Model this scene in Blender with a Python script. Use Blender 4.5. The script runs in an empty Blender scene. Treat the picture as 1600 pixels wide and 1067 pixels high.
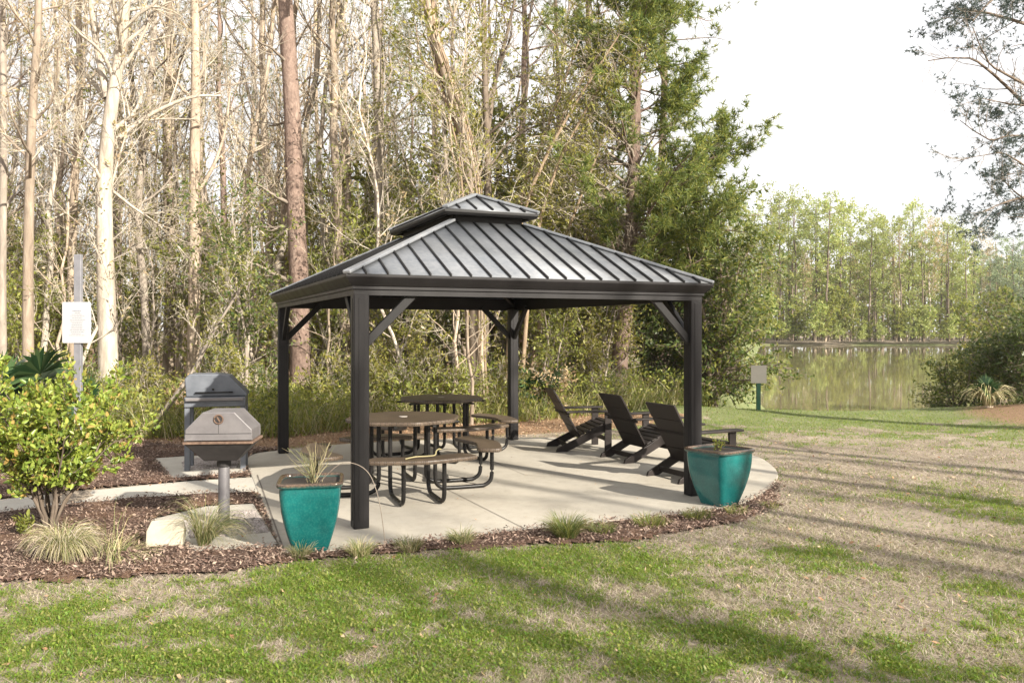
import bpy, bmesh, math, random
import numpy as np
from mathutils import Vector, Matrix

scene = bpy.context.scene
COL = scene.collection
R_ = math.radians
F = 1279.0          # focal length in pixels of the 1600 px photograph
HC = 1.7            # camera height
HY = 515.0          # horizon row


def W(px, py, z=0.0):
    """ground (or level z) point under a pixel of the photograph"""
    d = F * (HC - z) / (py - HY)
    return ((px - 800) / F * d, d, z)


def AT(px, d, z=0.0):
    return ((px - 800) / F * d, d, z)


def PXZ(px, py, d):
    return ((px - 800) / F * d, d, HC + (HY - py) / F * d)


# ------------------------------------------------------------------ noise
def _hash(ix, iy, seed):
    h = (ix.astype(np.int64) * 374761393 + iy.astype(np.int64) * 668265263 + seed * 974634777) & 0x7fffffff
    h = ((h ^ (h >> 13)) * 1274126177) & 0x7fffffff
    return ((h ^ (h >> 16)) & 0xffff) / 65535.0


def vnoise(x, y, seed=0):
    x = np.asarray(x, float); y = np.asarray(y, float)
    ix = np.floor(x); iy = np.floor(y)
    fx = x - ix; fy = y - iy
    fx = fx * fx * (3 - 2 * fx); fy = fy * fy * (3 - 2 * fy)
    a = _hash(ix, iy, seed); b = _hash(ix + 1, iy, seed)
    c = _hash(ix, iy + 1, seed); d = _hash(ix + 1, iy + 1, seed)
    return (a * (1 - fx) + b * fx) * (1 - fy) + (c * (1 - fx) + d * fx) * fy


def fbm(x, y, seed=0, octv=4):
    s = 0; a = .5; t = 0
    for o in range(octv):
        s = s + a * vnoise(x * 2 ** o, y * 2 ** o, seed + o * 17)
        t += a; a *= .55
    return s / t


# ------------------------------------------------------------------ materials
def new_mat(name):
    m = bpy.data.materials.new(name)
    m.use_nodes = True
    nt = m.node_tree
    b = nt.nodes['Principled BSDF']
    return m, nt, b


def ramp(nt, stops, fac=None):
    r = nt.nodes.new('ShaderNodeValToRGB')
    el = r.color_ramp.elements
    while len(el) < len(stops):
        el.new(.5)
    for e, (p, c) in zip(el, stops):
        e.position = p
        e.color = (c[0], c[1], c[2], 1)
    if fac is not None:
        nt.links.new(fac, r.inputs[0])
    return r


def noise(nt, scale, detail=4, rough=.55, vec=None, dist=0.0):
    n = nt.nodes.new('ShaderNodeTexNoise')
    n.inputs['Scale'].default_value = scale
    n.inputs['Detail'].default_value = detail
    n.inputs['Roughness'].default_value = rough
    n.inputs['Distortion'].default_value = dist
    if vec is not None:
        nt.links.new(vec, n.inputs['Vector'])
    return n


def mapping(nt, scale=(1, 1, 1), coord='Object'):
    tc = nt.nodes.new('ShaderNodeTexCoord')
    mp = nt.nodes.new('ShaderNodeMapping')
    mp.inputs['Scale'].default_value = scale
    nt.links.new(tc.outputs[coord], mp.inputs['Vector'])
    return mp.outputs[0]


def bump(nt, b, height, strength=.3, dist=.02):
    bp = nt.nodes.new('ShaderNodeBump')
    bp.inputs['Strength'].default_value = strength
    bp.inputs['Distance'].default_value = dist
    nt.links.new(height, bp.inputs['Height'])
    nt.links.new(bp.outputs[0], b.inputs['Normal'])
    return bp


def mixc(nt, fac, a, b_, mode='MIX'):
    m = nt.nodes.new('ShaderNodeMix')
    m.data_type = 'RGBA'
    m.blend_type = mode
    for i, s in ((0, fac), (6, a), (7, b_)):
        if isinstance(s, bpy.types.NodeSocket):
            nt.links.new(s, m.inputs[i])
        elif i == 0:
            m.inputs[0].default_value = s
        else:
            m.inputs[i].default_value = (s[0], s[1], s[2], 1)
    return m.outputs[2]


def simple(name, c1, c2, scale=6, rough=.6, metal=0, bmp=.1, stretch=(1, 1, 1), bdist=.01, rvar=.15, detail=6):
    m, nt, b = new_mat(name)
    v = mapping(nt, stretch)
    n = noise(nt, scale, detail, .6, v)
    r = ramp(nt, [(.3, c1), (.7, c2)], n.outputs[0])
    nt.links.new(r.outputs[0], b.inputs['Base Color'])
    mr = nt.nodes.new('ShaderNodeMapRange')
    mr.inputs['To Min'].default_value = max(0, rough - rvar)
    mr.inputs['To Max'].default_value = min(1, rough + rvar)
    nt.links.new(n.outputs[0], mr.inputs[0])
    nt.links.new(mr.outputs[0], b.inputs['Roughness'])
    b.inputs['Metallic'].default_value = metal
    if bmp:
        n2 = noise(nt, scale * 5, 4, .6, v)
        bump(nt, b, n2.outputs[0], bmp, bdist)
    return m


def leaf_mat(name, cols, trans=.45, rough=.5):
    m = bpy.data.materials.new(name)
    m.use_nodes = True
    nt = m.node_tree
    nt.nodes.clear()
    out = nt.nodes.new('ShaderNodeOutputMaterial')
    g = nt.nodes.new('ShaderNodeNewGeometry')
    oi = nt.nodes.new('ShaderNodeObjectInfo')
    k = len(cols)
    r = ramp(nt, [((i + .5) / k, c) for i, c in enumerate(cols)], g.outputs['Random Per Island'])
    hsv = nt.nodes.new('ShaderNodeHueSaturation')
    mr = nt.nodes.new('ShaderNodeMapRange')
    mr.inputs['To Min'].default_value = .8
    mr.inputs['To Max'].default_value = 1.2
    nt.links.new(oi.outputs['Random'], mr.inputs[0])
    nt.links.new(mr.outputs[0], hsv.inputs['Value'])
    nt.links.new(r.outputs[0], hsv.inputs['Color'])
    p = nt.nodes.new('ShaderNodeBsdfPrincipled')
    p.inputs['Roughness'].default_value = rough
    p.inputs['Specular IOR Level'].default_value = .35
    nt.links.new(hsv.outputs[0], p.inputs['Base Color'])
    t = nt.nodes.new('ShaderNodeBsdfTranslucent')
    h2 = nt.nodes.new('ShaderNodeHueSaturation')
    h2.inputs['Hue'].default_value = .49
    h2.inputs['Saturation'].default_value = 1.1
    h2.inputs['Value'].default_value = 1.3
    nt.links.new(hsv.outputs[0], h2.inputs['Color'])
    nt.links.new(h2.outputs[0], t.inputs['Color'])
    mx = nt.nodes.new('ShaderNodeMixShader')
    mx.inputs[0].default_value = trans
    nt.links.new(p.outputs[0], mx.inputs[1])
    nt.links.new(t.outputs[0], mx.inputs[2])
    nt.links.new(mx.outputs[0], out.inputs[0])
    return m


def bark_mat(name, dark, mid, light, zs=.25, scale=9, bmp=.6):
    m, nt, b = new_mat(name)
    v = mapping(nt, (1, 1, zs))
    n = noise(nt, scale, 8, .65, v, .6)
    n2 = noise(nt, 1.1, 3, .5, mapping(nt, (1, 1, .5)))
    r = ramp(nt, [(.3, dark), (.5, mid), (.68, light)], n.outputs[0])
    c = mixc(nt, .35, r.outputs[0], ramp(nt, [(.35, mid), (.65, light)], n2.outputs[0]).outputs[0])
    oi = nt.nodes.new('ShaderNodeObjectInfo')
    mr = nt.nodes.new('ShaderNodeMapRange')
    mr.inputs['To Min'].default_value = .72
    mr.inputs['To Max'].default_value = 1.15
    nt.links.new(oi.outputs['Random'], mr.inputs[0])
    hsv = nt.nodes.new('ShaderNodeHueSaturation')
    nt.links.new(mr.outputs[0], hsv.inputs['Value'])
    nt.links.new(c, hsv.inputs['Color'])
    nt.links.new(hsv.outputs[0], b.inputs['Base Color'])
    b.inputs['Roughness'].default_value = .9
    b.inputs['Specular IOR Level'].default_value = .2
    bump(nt, b, n.outputs[0], bmp, .03)
    return m


M = {}
M['bark_pale'] = bark_mat('bark_pale', (.17, .13, .10), (.42, .36, .29), (.64, .58, .50))
M['bark_tan'] = bark_mat('bark_tan', (.12, .09, .068), (.31, .24, .18), (.49, .41, .32))
M['bark_red'] = bark_mat('bark_red', (.075, .048, .04), (.19, .13, .105), (.32, .24, .195), .45, 14, 1.0)
M['bark_dark'] = bark_mat('bark_dark', (.05, .04, .03), (.13, .10, .075), (.25, .20, .16))
M['bark_grey'] = bark_mat('bark_grey', (.10, .085, .07), (.24, .20, .165), (.40, .35, .29))
M['twig_tan'] = simple('twig_tan', (.30, .255, .195), (.52, .465, .37), 3, .9, bmp=0)
M['twig_grey'] = simple('twig_grey', (.14, .11, .085), (.30, .25, .20), 3, .9, bmp=0)
M['vine'] = bark_mat('vine', (.12, .08, .05), (.27, .195, .13), (.44, .34, .235), .2, 14, .6)
M['leaf_olive'] = leaf_mat('leaf_olive', [(.17, .17, .04), (.25, .24, .055), (.35, .32, .085), (.12, .14, .035)])
M['leaf_green'] = leaf_mat('leaf_green', [(.075, .115, .03), (.11, .155, .04), (.20, .22, .055), (.27, .26, .07), (.08, .12, .035)])
M['leaf_bright'] = leaf_mat('leaf_bright', [(.18, .21, .045), (.25, .27, .06), (.32, .32, .08), (.14, .17, .045)])
M['leaf_dark'] = leaf_mat('leaf_dark', [(.05, .08, .025), (.075, .11, .03), (.13, .155, .045), (.06, .085, .03)], .35, .4)
M['leaf_bud'] = leaf_mat('leaf_bud', [(.42, .32, .20), (.33, .29, .12), (.5, .38, .24)], .3)
M['needle'] = leaf_mat('needle', [(.07, .11, .032), (.115, .155, .04), (.21, .235, .06), (.085, .12, .042), (.28, .28, .07)], .4)
M['needle_yellow'] = leaf_mat('needle_yellow', [(.12, .145, .04), (.18, .20, .055), (.24, .24, .07)], .35)
M['needle_blue'] = leaf_mat('needle_blue', [(.04, .06, .055), (.06, .085, .075), (.09, .11, .09)], .35)
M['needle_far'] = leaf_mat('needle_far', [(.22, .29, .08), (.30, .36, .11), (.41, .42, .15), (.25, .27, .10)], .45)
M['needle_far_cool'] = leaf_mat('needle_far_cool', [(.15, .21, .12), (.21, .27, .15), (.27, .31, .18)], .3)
M['bush_leaf'] = leaf_mat('bush_leaf', [(.12, .18, .03), (.22, .28, .045), (.30, .33, .06), (.08, .13, .03), (.34, .36, .08), (.17, .24, .04), (.26, .31, .06), (.10, .15, .03), (.19, .26, .05), (.28, .31, .07), (.14, .20, .035), (.36, .25, .08)], .35, .35)
M['palm_leaf'] = leaf_mat('palm_leaf', [(.025, .065, .025), (.045, .095, .035), (.08, .13, .05)], .2, .4)
M['dead_leaf'] = leaf_mat('dead_leaf', [(.34, .24, .13), (.45, .34, .20), (.24, .16, .09)], .25, .8)
M['grass_green'] = leaf_mat('grass_green', [(.105, .20, .022), (.16, .255, .03), (.22, .29, .04), (.07, .15, .02), (.30, .31, .075), (.24, .24, .08)], .45, .5)
M['grass_dry'] = leaf_mat('grass_dry', [(.34, .275, .205), (.48, .41, .325), (.21, .165, .125), (.36, .32, .19), (.56, .49, .40)], .25, .8)
M['grass_clump'] = leaf_mat('grass_clump', [(.08, .12, .035), (.13, .17, .05), (.22, .23, .08), (.30, .26, .12)], .3, .5)
M['grass_pale'] = leaf_mat('grass_pale', [(.42, .37, .22), (.52, .45, .29), (.34, .30, .16), (.26, .28, .12)], .3, .8)
M['litter'] = leaf_mat('litter', [(.22, .12, .065), (.34, .20, .11), (.42, .29, .18), (.15, .08, .05), (.50, .36, .24)], .1, .85)
M['chip'] = leaf_mat('chip', [(.085, .052, .04), (.135, .085, .065), (.20, .135, .105), (.30, .215, .165), (.055, .035, .028), (.31, .23, .175)], .0, .9)
M['gravel'] = leaf_mat('gravel', [(.30, .26, .23), (.44, .38, .35), (.20, .175, .155), (.52, .46, .43)], .0, .9)


# concrete
def concrete(name, base, dark):
    m, nt, b = new_mat(name)
    v = mapping(nt)
    n1 = noise(nt, .7, 5, .6, v)
    n2 = noise(nt, 9, 8, .7, v)
    n3 = noise(nt, 160, 2, .5, v)
    c = ramp(nt, [(.34, [q * .66 for q in dark]), (.45, dark), (.60, base)], noise(nt, 1.6, 7, .68, mapping(nt, (1, .6, 1)), .8).outputs[0]).outputs[0]
    c = mixc(nt, .4, c, ramp(nt, [(.35, (dark[0] * .95, dark[1] * .86, dark[2] * .72)), (.6, base)], n1.outputs[0]).outputs[0])
    c = mixc(nt, .45, c, ramp(nt, [(.32, dark), (.5, base), (.8, [min(1, q * 1.12) for q in base])], n2.outputs[0]).outputs[0])
    c = mixc(nt, .25, c, ramp(nt, [(.35, [q * .6 for q in base]), (.6, base)], n3.outputs[0]).outputs[0])
    vor = nt.nodes.new('ShaderNodeTexVoronoi')
    vor.inputs['Scale'].default_value = 2.6
    nt.links.new(v, vor.inputs['Vector'])
    st = ramp(nt, [(.0, (.55, .5, .42)), (.05, (.75, .72, .66)), (.09, (1, 1, 1))], vor.outputs['Distance'])
    c = mixc(nt, .5, c, mixc(nt, 1.0, c, st.outputs[0], 'MULTIPLY'))
    nt.links.new(c, b.inputs['Base Color'])
    b.inputs['Roughness'].default_value = .85
    bump(nt, b, n3.outputs[0], .25, .004)
    return m


M['concrete'] = concrete('concrete', (.415, .38, .32), (.30, .27, .22))
M['concrete_pad'] = concrete('concrete_pad', (.45, .42, .365), (.33, .305, .26))
M['stone'] = simple('stone', (.30, .265, .20), (.40, .36, .28), 5, .85, bmp=.2)
M['joint'] = simple('joint', (.10, .085, .07), (.18, .155, .13), 12, .95)

M['bronze'] = simple('bronze', (.011, .010, .0105), (.019, .0175, .018), 5, .45, .0, .05, (1, 1, .3))
M['bronze_dark'] = simple('bronze_dark', (.008, .008, .008), (.014, .013, .013), 5, .5, .0, .05)
M['chair_wood'] = simple('chair_wood', (.013, .010, .009), (.028, .022, .020), 9, .5, 0, .12, (.3, 1, 1), .003)
M['black_metal'] = simple('black_metal', (.009, .009, .009), (.018, .016, .015), 8, .3, .0, .04)
M['grill_grey'] = simple('grill_grey', (.11, .104, .11), (.19, .18, .185), 5, .55, .25, .1)
M['grill_hood'] = simple('grill_hood', (.11, .102, .106), (.20, .187, .187), 4, .5, .2, .08)
M['grill_pan'] = simple('grill_pan', (.012, .011, .011), (.035, .03, .029), 6, .65, .0, .15)
M['grill_blue'] = simple('grill_blue', (.09, .10, .118), (.15, .162, .185), 5, .5, .3, .08)
M['rust'] = simple('rust', (.07, .04, .028), (.20, .13, .09), 30, .9, 0, .3)
M['sign_post_grey'] = simple('sign_post_grey', (.16, .16, .175), (.25, .245, .26), 5, .6, .2, .08)
M['sign_white'] = simple('sign_white', (.37, .37, .38), (.40, .40, .41), 3, .45, bmp=.02)
M['sign_grey_ink'] = simple('sign_grey_ink', (.15, .15, .175), (.20, .20, .225), 3, .6, bmp=0)
M['sign_dim'] = simple('sign_dim', (.40, .36, .32), (.47, .43, .39), 3, .6, bmp=.02)
M['green_paint'] = simple('green_paint', (.01, .07, .04), (.02, .10, .06), 6, .4, bmp=.04)
M['soil'] = simple('soil', (.022, .016, .012), (.06, .043, .031), 30, .95, 0, .6)


# roof sheet metal: dark bronze, pale sky sheen painted into its base colour, plus pollen dust
def roof_mat():
    m, nt, b = new_mat('roof_sheet')
    v = mapping(nt)
    n1 = noise(nt, 1.3, 5, .6, v, .5)
    n2 = noise(nt, 22, 6, .6, v)
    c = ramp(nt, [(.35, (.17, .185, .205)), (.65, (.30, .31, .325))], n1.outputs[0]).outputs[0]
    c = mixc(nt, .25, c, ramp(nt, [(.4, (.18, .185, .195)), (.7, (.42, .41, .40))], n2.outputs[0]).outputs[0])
    nt.links.new(c, b.inputs['Base Color'])
    b.inputs['Metallic'].default_value = .35
    mr = nt.nodes.new('ShaderNodeMapRange')
    mr.inputs['To Min'].default_value = .28
    mr.inputs['To Max'].default_value = .5
    nt.links.new(n1.outputs[0], mr.inputs[0])
    nt.links.new(mr.outputs[0], b.inputs['Roughness'])
    bump(nt, b, noise(nt, 3, 2, .5, v).outputs[0], .08, .02)
    return m


M['roof_sheet'] = roof_mat()
for k_ in ('bronze', 'bronze_dark', 'chair_wood', 'black_metal'):
    M[k_].node_tree.nodes['Principled BSDF'].inputs['Specular IOR Level'].default_value = .22


# perforated brown metal of the tables
def mesh_metal():
    m, nt, b = new_mat('perforated_brown')
    v = mapping(nt)
    vor = nt.nodes.new('ShaderNodeTexVoronoi')
    vor.inputs['Scale'].default_value = 48
    vor.inputs['Randomness'].default_value = 0.0
    nt.links.new(v, vor.inputs['Vector'])
    n = noise(nt, 4, 5, .6, v)
    c0 = ramp(nt, [(.3, (.07, .05, .035)), (.7, (.12, .088, .062))], n.outputs[0]).outputs[0]
    hole = ramp(nt, [(.30, (.12, .12, .12)), (.42, (1, 1, 1))], vor.outputs['Distance']).outputs[0]
    c = mixc(nt, .75, c0, mixc(nt, 1.0, c0, hole, 'MULTIPLY'))
    nt.links.new(c, b.inputs['Base Color'])
    b.inputs['Roughness'].default_value = .42
    bump(nt, b, hole, .5, .004)
    return m


M['perforated'] = mesh_metal()


def glaze():
    m, nt, b = new_mat('teal_glaze')
    v = mapping(nt)
    n = noise(nt, 9, 6, .6, v)
    n2 = noise(nt, 70, 4, .6, v)
    c = ramp(nt, [(.3, (.003, .07, .075)), (.7, (.008, .13, .124))], n.outputs[0]).outputs[0]
    c = mixc(nt, .3, c, ramp(nt, [(.45, (.005, .095, .095)), (.7, (.045, .20, .18))], n2.outputs[0]).outputs[0])
    sep = nt.nodes.new('ShaderNodeSeparateXYZ')
    nt.links.new(v, sep.inputs[0])
    ad = nt.nodes.new('ShaderNodeMath'); ad.operation = 'MULTIPLY_ADD'
    nt.links.new(n.outputs[0], ad.inputs[0]); ad.inputs[1].default_value = .035
    nt.links.new(sep.outputs[2], ad.inputs[2])
    rim = ramp(nt, [(.528, (0, 0, 0)), (.548, (1, 1, 1))], ad.outputs[0])   # brown unglazed lip
    c = mixc(nt, rim.outputs[0], c, ramp(nt, [(.4, (.045, .03, .022)), (.65, (.13, .085, .055))], n2.outputs[0]).outputs[0])
    nt.links.new(c, b.inputs['Base Color'])
    b.inputs['Roughness'].default_value = .16
    b.inputs['Coat Weight'].default_value = .25
    b.inputs['Coat Roughness'].default_value = .08
    bump(nt, b, n.outputs[0], .12, .01)
    return m


M['teal'] = glaze()


def water_mat():
    m, nt, b = new_mat('pond_water')
    v = mapping(nt, (.9, .28, 1))
    n1 = noise(nt, 1.5, 4, .55, v)
    n2 = noise(nt, 9, 3, .5, v)
    mx = nt.nodes.new('ShaderNodeMath'); mx.operation = 'MULTIPLY_ADD'
    nt.links.new(n2.outputs[0], mx.inputs[0]); mx.inputs[1].default_value = .25
    nt.links.new(n1.outputs[0], mx.inputs[2])
    b.inputs['Base Color'].default_value = (.18, .16, .08, 1)
    b.inputs['Roughness'].default_value = .025
    b.inputs['IOR'].default_value = 1.33
    bump(nt, b, mx.outputs[0], .07, .03)
    return m


M['water'] = water_mat()


def ground_mat():
    m, nt, b = new_mat('ground')
    at = nt.nodes.new('ShaderNodeAttribute')
    at.attribute_name = 'cover'
    sep = nt.nodes.new('ShaderNodeSeparateColor')
    nt.links.new(at.outputs['Color'], sep.inputs[0])
    v = mapping(nt)
    n1 = noise(nt, 3.0, 8, .7, v)
    n2 = noise(nt, 34, 6, .7, v)
    n3 = noise(nt, 120, 3, .6, v)
    dry = ramp(nt, [(.3, (.14, .108, .083)), (.5, (.30, .245, .195)), (.7, (.46, .40, .335))], n2.outputs[0]).outputs[0]
    dry = mixc(nt, .4, dry, ramp(nt, [(.35, (.19, .15, .10)), (.65, (.42, .36, .27))], n1.outputs[0]).outputs[0])
    green = ramp(nt, [(.3, (.045, .085, .012)), (.5, (.095, .165, .02)), (.72, (.20, .27, .04))], n2.outputs[0]).outputs[0]
    litter = ramp(nt, [(.3, (.10, .06, .035)), (.5, (.24, .15, .09)), (.72, (.40, .28, .18))], n2.outputs[0]).outputs[0]
    litter = mixc(nt, .3, litter, ramp(nt, [(.35, (.11, .07, .045)), (.6, (.34, .23, .14))], n3.outputs[0]).outputs[0])
    # break the borders with noise
    def edge(s):
        a = nt.nodes.new('ShaderNodeMath'); a.operation = 'ADD'
        nt.links.new(s, a.inputs[0])
        q = nt.nodes.new('ShaderNodeMath'); q.operation = 'MULTIPLY_ADD'
        nt.links.new(n2.outputs[0], q.inputs[0]); q.inputs[1].default_value = .9; q.inputs[2].default_value = -.45
        nt.links.new(q.outputs[0], a.inputs[1])
        return ramp(nt, [(.38, (0, 0, 0)), (.62, (1, 1, 1))], a.outputs[0]).outputs[0]
    c = mixc(nt, .30, dry, ramp(nt, [(.32, (.07, .052, .036)), (.46, (.30, .245, .185)), (.75, (.50, .43, .35))], noise(nt, 13, 8, .75, v, 1.2).outputs[0]).outputs[0])
    sm = ramp(nt, [(.40, (0, 0, 0)), (.62, (.75, .75, .75))], noise(nt, .9, 6, .65, v, .5).outputs[0]).outputs[0]
    c = mixc(nt, sm, c, ramp(nt, [(.3, (.09, .068, .05)), (.55, (.19, .15, .115)), (.75, (.32, .27, .215))], n2.outputs[0]).outputs[0])
    gm = nt.nodes.new('ShaderNodeMath'); gm.operation = 'MULTIPLY'; gm.inputs[1].default_value = .6
    nt.links.new(edge(sep.outputs[0]), gm.inputs[0])
    c = mixc(nt, gm.outputs[0], c, green)
    c = mixc(nt, edge(sep.outputs[1]), c, litter)
    nt.links.new(c, b.inputs['Base Color'])
    b.inputs['Roughness'].default_value = .95
    b.inputs['Specular IOR Level'].default_value = .15
    bump(nt, b, n2.outputs[0], .8, .03)
    return m


M['ground'] = ground_mat()


def mulch_mat():
    m, nt, b = new_mat('mulch')
    v = mapping(nt)
    n2 = noise(nt, 42, 6, .7, v, .5)
    n1 = noise(nt, 2.2, 4, .6, v)
    c = ramp(nt, [(.3, (.035, .022, .017)), (.52, (.10, .062, .047)), (.72, (.20, .135, .105))], n2.outputs[0]).outputs[0]
    c = mixc(nt, ramp(nt, [(.45, (0, 0, 0)), (.7, (.6, .6, .6))], n1.outputs[0]).outputs[0], c, (.22, .13, .08))
    nt.links.new(c, b.inputs['Base Color'])
    b.inputs['Roughness'].default_value = .95
    b.inputs['Specular IOR Level'].default_value = .15
    bump(nt, b, n2.outputs[0], 1.0, .03)
    return m


M['mulch'] = mulch_mat()


# ------------------------------------------------------------------ object helpers
def link(o, parent=None):
    COL.objects.link(o)
    if parent is not None:
        o.parent = parent
    return o


def tag(o, label=None, cat=None, group=None, kind=None):
    if label: o['label'] = label
    if cat: o['category'] = cat
    if group: o['group'] = group
    if kind: o['kind'] = kind
    return o


def empty(name, loc, rz=0.0, scale=1.0):
    o = bpy.data.objects.new(name, None)
    o.empty_display_size = .2
    o.location = loc
    o.rotation_euler = (0, 0, rz)
    o.scale = (scale,) * 3 if not isinstance(scale, tuple) else scale
    return link(o)


class Geo:
    """collects numpy vertex/face arrays (quads and triangles) into one mesh"""
    def __init__(self):
        self.v = []; self.f = []; self.n = 0

    def add(self, verts, faces, mi=0):
        verts = np.asarray(verts, np.float32).reshape(-1, 3)
        faces = np.asarray(faces, np.int32)
        self.v.append(verts)
        self.f.append((faces + self.n, mi))
        self.n += len(verts)

    def quads(self, q, mi=0):            # (N,4,3)
        q = np.asarray(q, np.float32)
        n = len(q)
        if n: self.add(q.reshape(-1, 3), np.arange(n * 4).reshape(n, 4), mi)

    def tris(self, q, mi=0):
        n = len(q)
        if n: self.add(np.asarray(q).reshape(-1, 3), np.arange(n * 3).reshape(n, 3), mi)

    def tubes(self, P, R, sides=5, mi=0, cap=False):
        """P (N,k,3), R (N,k)"""
        P = np.asarray(P, float); R = np.asarray(R, float)
        if P.ndim == 2:
            P = P[None]; R = R[None]
        N, k = P.shape[:2]
        if N == 0: return
        T = np.gradient(P, axis=1)
        T /= np.linalg.norm(T, axis=2, keepdims=True) + 1e-9
        mt = P[:, -1] - P[:, 0]
        mt /= np.linalg.norm(mt, axis=1, keepdims=True) + 1e-9
        ref = np.where(np.abs(mt[:, 2:3]) > .75, np.array([[1., .05, 0]]), np.array([[.05, 0, 1.]]))
        ref = ref[:, None, :]
        A = np.cross(T, ref); A /= np.linalg.norm(A, axis=2, keepdims=True) + 1e-9
        B = np.cross(T, A)
        ang = np.arange(sides) / sides * 2 * np.pi
        V = P[:, :, None, :] + R[:, :, None, None] * (A[:, :, None, :] * np.cos(ang)[None, None, :, None] + B[:, :, None, :] * np.sin(ang)[None, None, :, None])
        idx = np.arange(N * k * sides).reshape(N, k, sides)
        a = idx[:, :-1]; b = idx[:, 1:]
        fa = np.stack([a, np.roll(a, -1, 2), np.roll(b, -1, 2), b], -1).reshape(-1, 4)
        self.add(V, fa[:, ::-1], mi)
        if cap:
            for e, rev in ((0, False), (-1, True)):
                ring = V[:, e]                    # N,s,3
                cen = P[:, e]
                tri = np.stack([np.repeat(cen[:, None], sides, 1), ring, np.roll(ring, -1, 1)], 2).reshape(-1, 3, 3)
                self.tris(tri[:, ::-1] if rev else tri, mi)

    def mesh(self, name, mats, smooth=True):
        me = bpy.data.meshes.new(name)
        V = np.concatenate(self.v)
        me.vertices.add(len(V))
        me.vertices.foreach_set('co', V.ravel())
        nl = sum(f.size for f, _ in self.f)
        npoly = sum(len(f) for f, _ in self.f)
        me.loops.add(nl)
        me.polygons.add(npoly)
        me.loops.foreach_set('vertex_index', np.concatenate([f.ravel() for f, _ in self.f]).astype(np.int32))
        tot = np.concatenate([np.full(len(f), f.shape[1], np.int32) for f, _ in self.f])
        st = np.concatenate([[0], np.cumsum(tot)[:-1]]).astype(np.int32)
        me.polygons.foreach_set('loop_start', st)
        me.polygons.foreach_set('material_index', np.concatenate([np.full(len(f), mi, np.int32) for f, mi in self.f]))
        if smooth:
            me.polygons.foreach_set('use_smooth', np.ones(npoly, bool))
        for m in mats:
            me.materials.append(m)
        me.update(calc_edges=True)
        return me

    def build(self, name, mats, parent=None, smooth=True):
        if not isinstance(mats, (list, tuple)): mats = [mats]
        return link(bpy.data.objects.new(name, self.mesh(name, mats, smooth)), parent)


def bevel(o, w=.004, seg=2, angle=40):
    m = o.modifiers.new('bevel', 'BEVEL')
    m.width = w; m.segments = seg; m.limit_method = 'ANGLE'; m.angle_limit = R_(angle)
    return o


class Solid:
    """hard-surface pieces joined in one bmesh"""
    def __init__(self):
        self.bm = bmesh.new()

    def box(self, c, s, rot=None):
        mat = Matrix.Translation(Vector(c)) @ (rot.to_4x4() if rot else Matrix.Identity(4)) @ Matrix.Diagonal((*s, 1))
        bmesh.ops.create_cube(self.bm, size=1, matrix=mat)
        return self

    def bar(self, p0, p1, w, h, up=(0, 0, 1)):
        """beam of section w (sideways) x h (along up) from p0 to p1"""
        p0 = Vector(p0); p1 = Vector(p1)
        x = (p1 - p0).normalized()
        y = Vector(up).cross(x).normalized()
        z = x.cross(y)
        rot = Matrix((x, y, z)).transposed()
        return self.box((p0 + p1) / 2, ((p1 - p0).length, w, h), rot)

    def cyl(self, p0, p1, r0, r1=None, n=24):
        p0 = Vector(p0); p1 = Vector(p1)
        q = (p1 - p0).to_track_quat('Z', 'Y').to_matrix().to_4x4()
        bmesh.ops.create_cone(self.bm, cap_ends=True, segments=n, radius1=r0, radius2=r0 if r1 is None else r1, depth=(p1 - p0).length,
                              matrix=Matrix.Translation((p0 + p1) / 2) @ q)
        return self

    def poly(self, faces):
        """list of faces, each a list of points"""
        for f in faces:
            self.bm.faces.new([self.bm.verts.new(p) for p in f])
        bmesh.ops.remove_doubles(self.bm, verts=self.bm.verts, dist=1e-5)
        return self

    def prism(self, outline, z0, z1, mat=None):
        """extrude a closed XY outline"""
        vs0 = [self.bm.verts.new((x, y, z0)) for x, y in outline]
        vs1 = [self.bm.verts.new((x, y, z1)) for x, y in outline]
        n = len(outline)
        self.bm.faces.new(vs0[::-1]); self.bm.faces.new(vs1)
        for i in range(n):
            self.bm.faces.new((vs0[i], vs0[(i + 1) % n], vs1[(i + 1) % n], vs1[i]))
        if mat is not None:
            bmesh.ops.transform(self.bm, matrix=mat, verts=vs0 + vs1)
        return self

    def build(self, name, mats, parent=None, bev=.004, smooth=False):
        bmesh.ops.recalc_face_normals(self.bm, faces=self.bm.faces)
        me = bpy.data.meshes.new(name)
        self.bm.to_mesh(me); self.bm.free()
        if not isinstance(mats, (list, tuple)): mats = [mats]
        for m in mats: me.materials.append(m)
        o = link(bpy.data.objects.new(name, me), parent)
        if smooth:
            for p in me.polygons: p.use_smooth = True
        if bev: bevel(o, bev)
        return o


def tube_obj(name, pts, r, mat, parent=None, sides=12):
    g = Geo()
    P = np.array(pts, float)
    g.tubes(P[None], np.full((1, len(P)), r), sides, cap=True)
    return g.build(name, mat, parent)


def smooth_path(ctrl, n=24, closed=False):
    """Catmull-Rom through control points"""
    c = np.array(ctrl, float)
    k = len(c)
    if closed:
        seg = k; g = lambda i: c[i % k]
    else:
        seg = k - 1; g = lambda i: c[min(max(i, 0), k - 1)]
    out = []
    for i in range(seg):
        p0, p1, p2, p3 = g(i - 1), g(i), g(i + 1), g(i + 2)
        for t in np.arange(n) / n:
            out.append(.5 * ((2 * p1) + (-p0 + p2) * t + (2 * p0 - 5 * p1 + 4 * p2 - p3) * t * t + (-p0 + 3 * p1 - 3 * p2 + p3) * t ** 3))
    if not closed: out.append(c[-1])
    return np.array(out)


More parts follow.
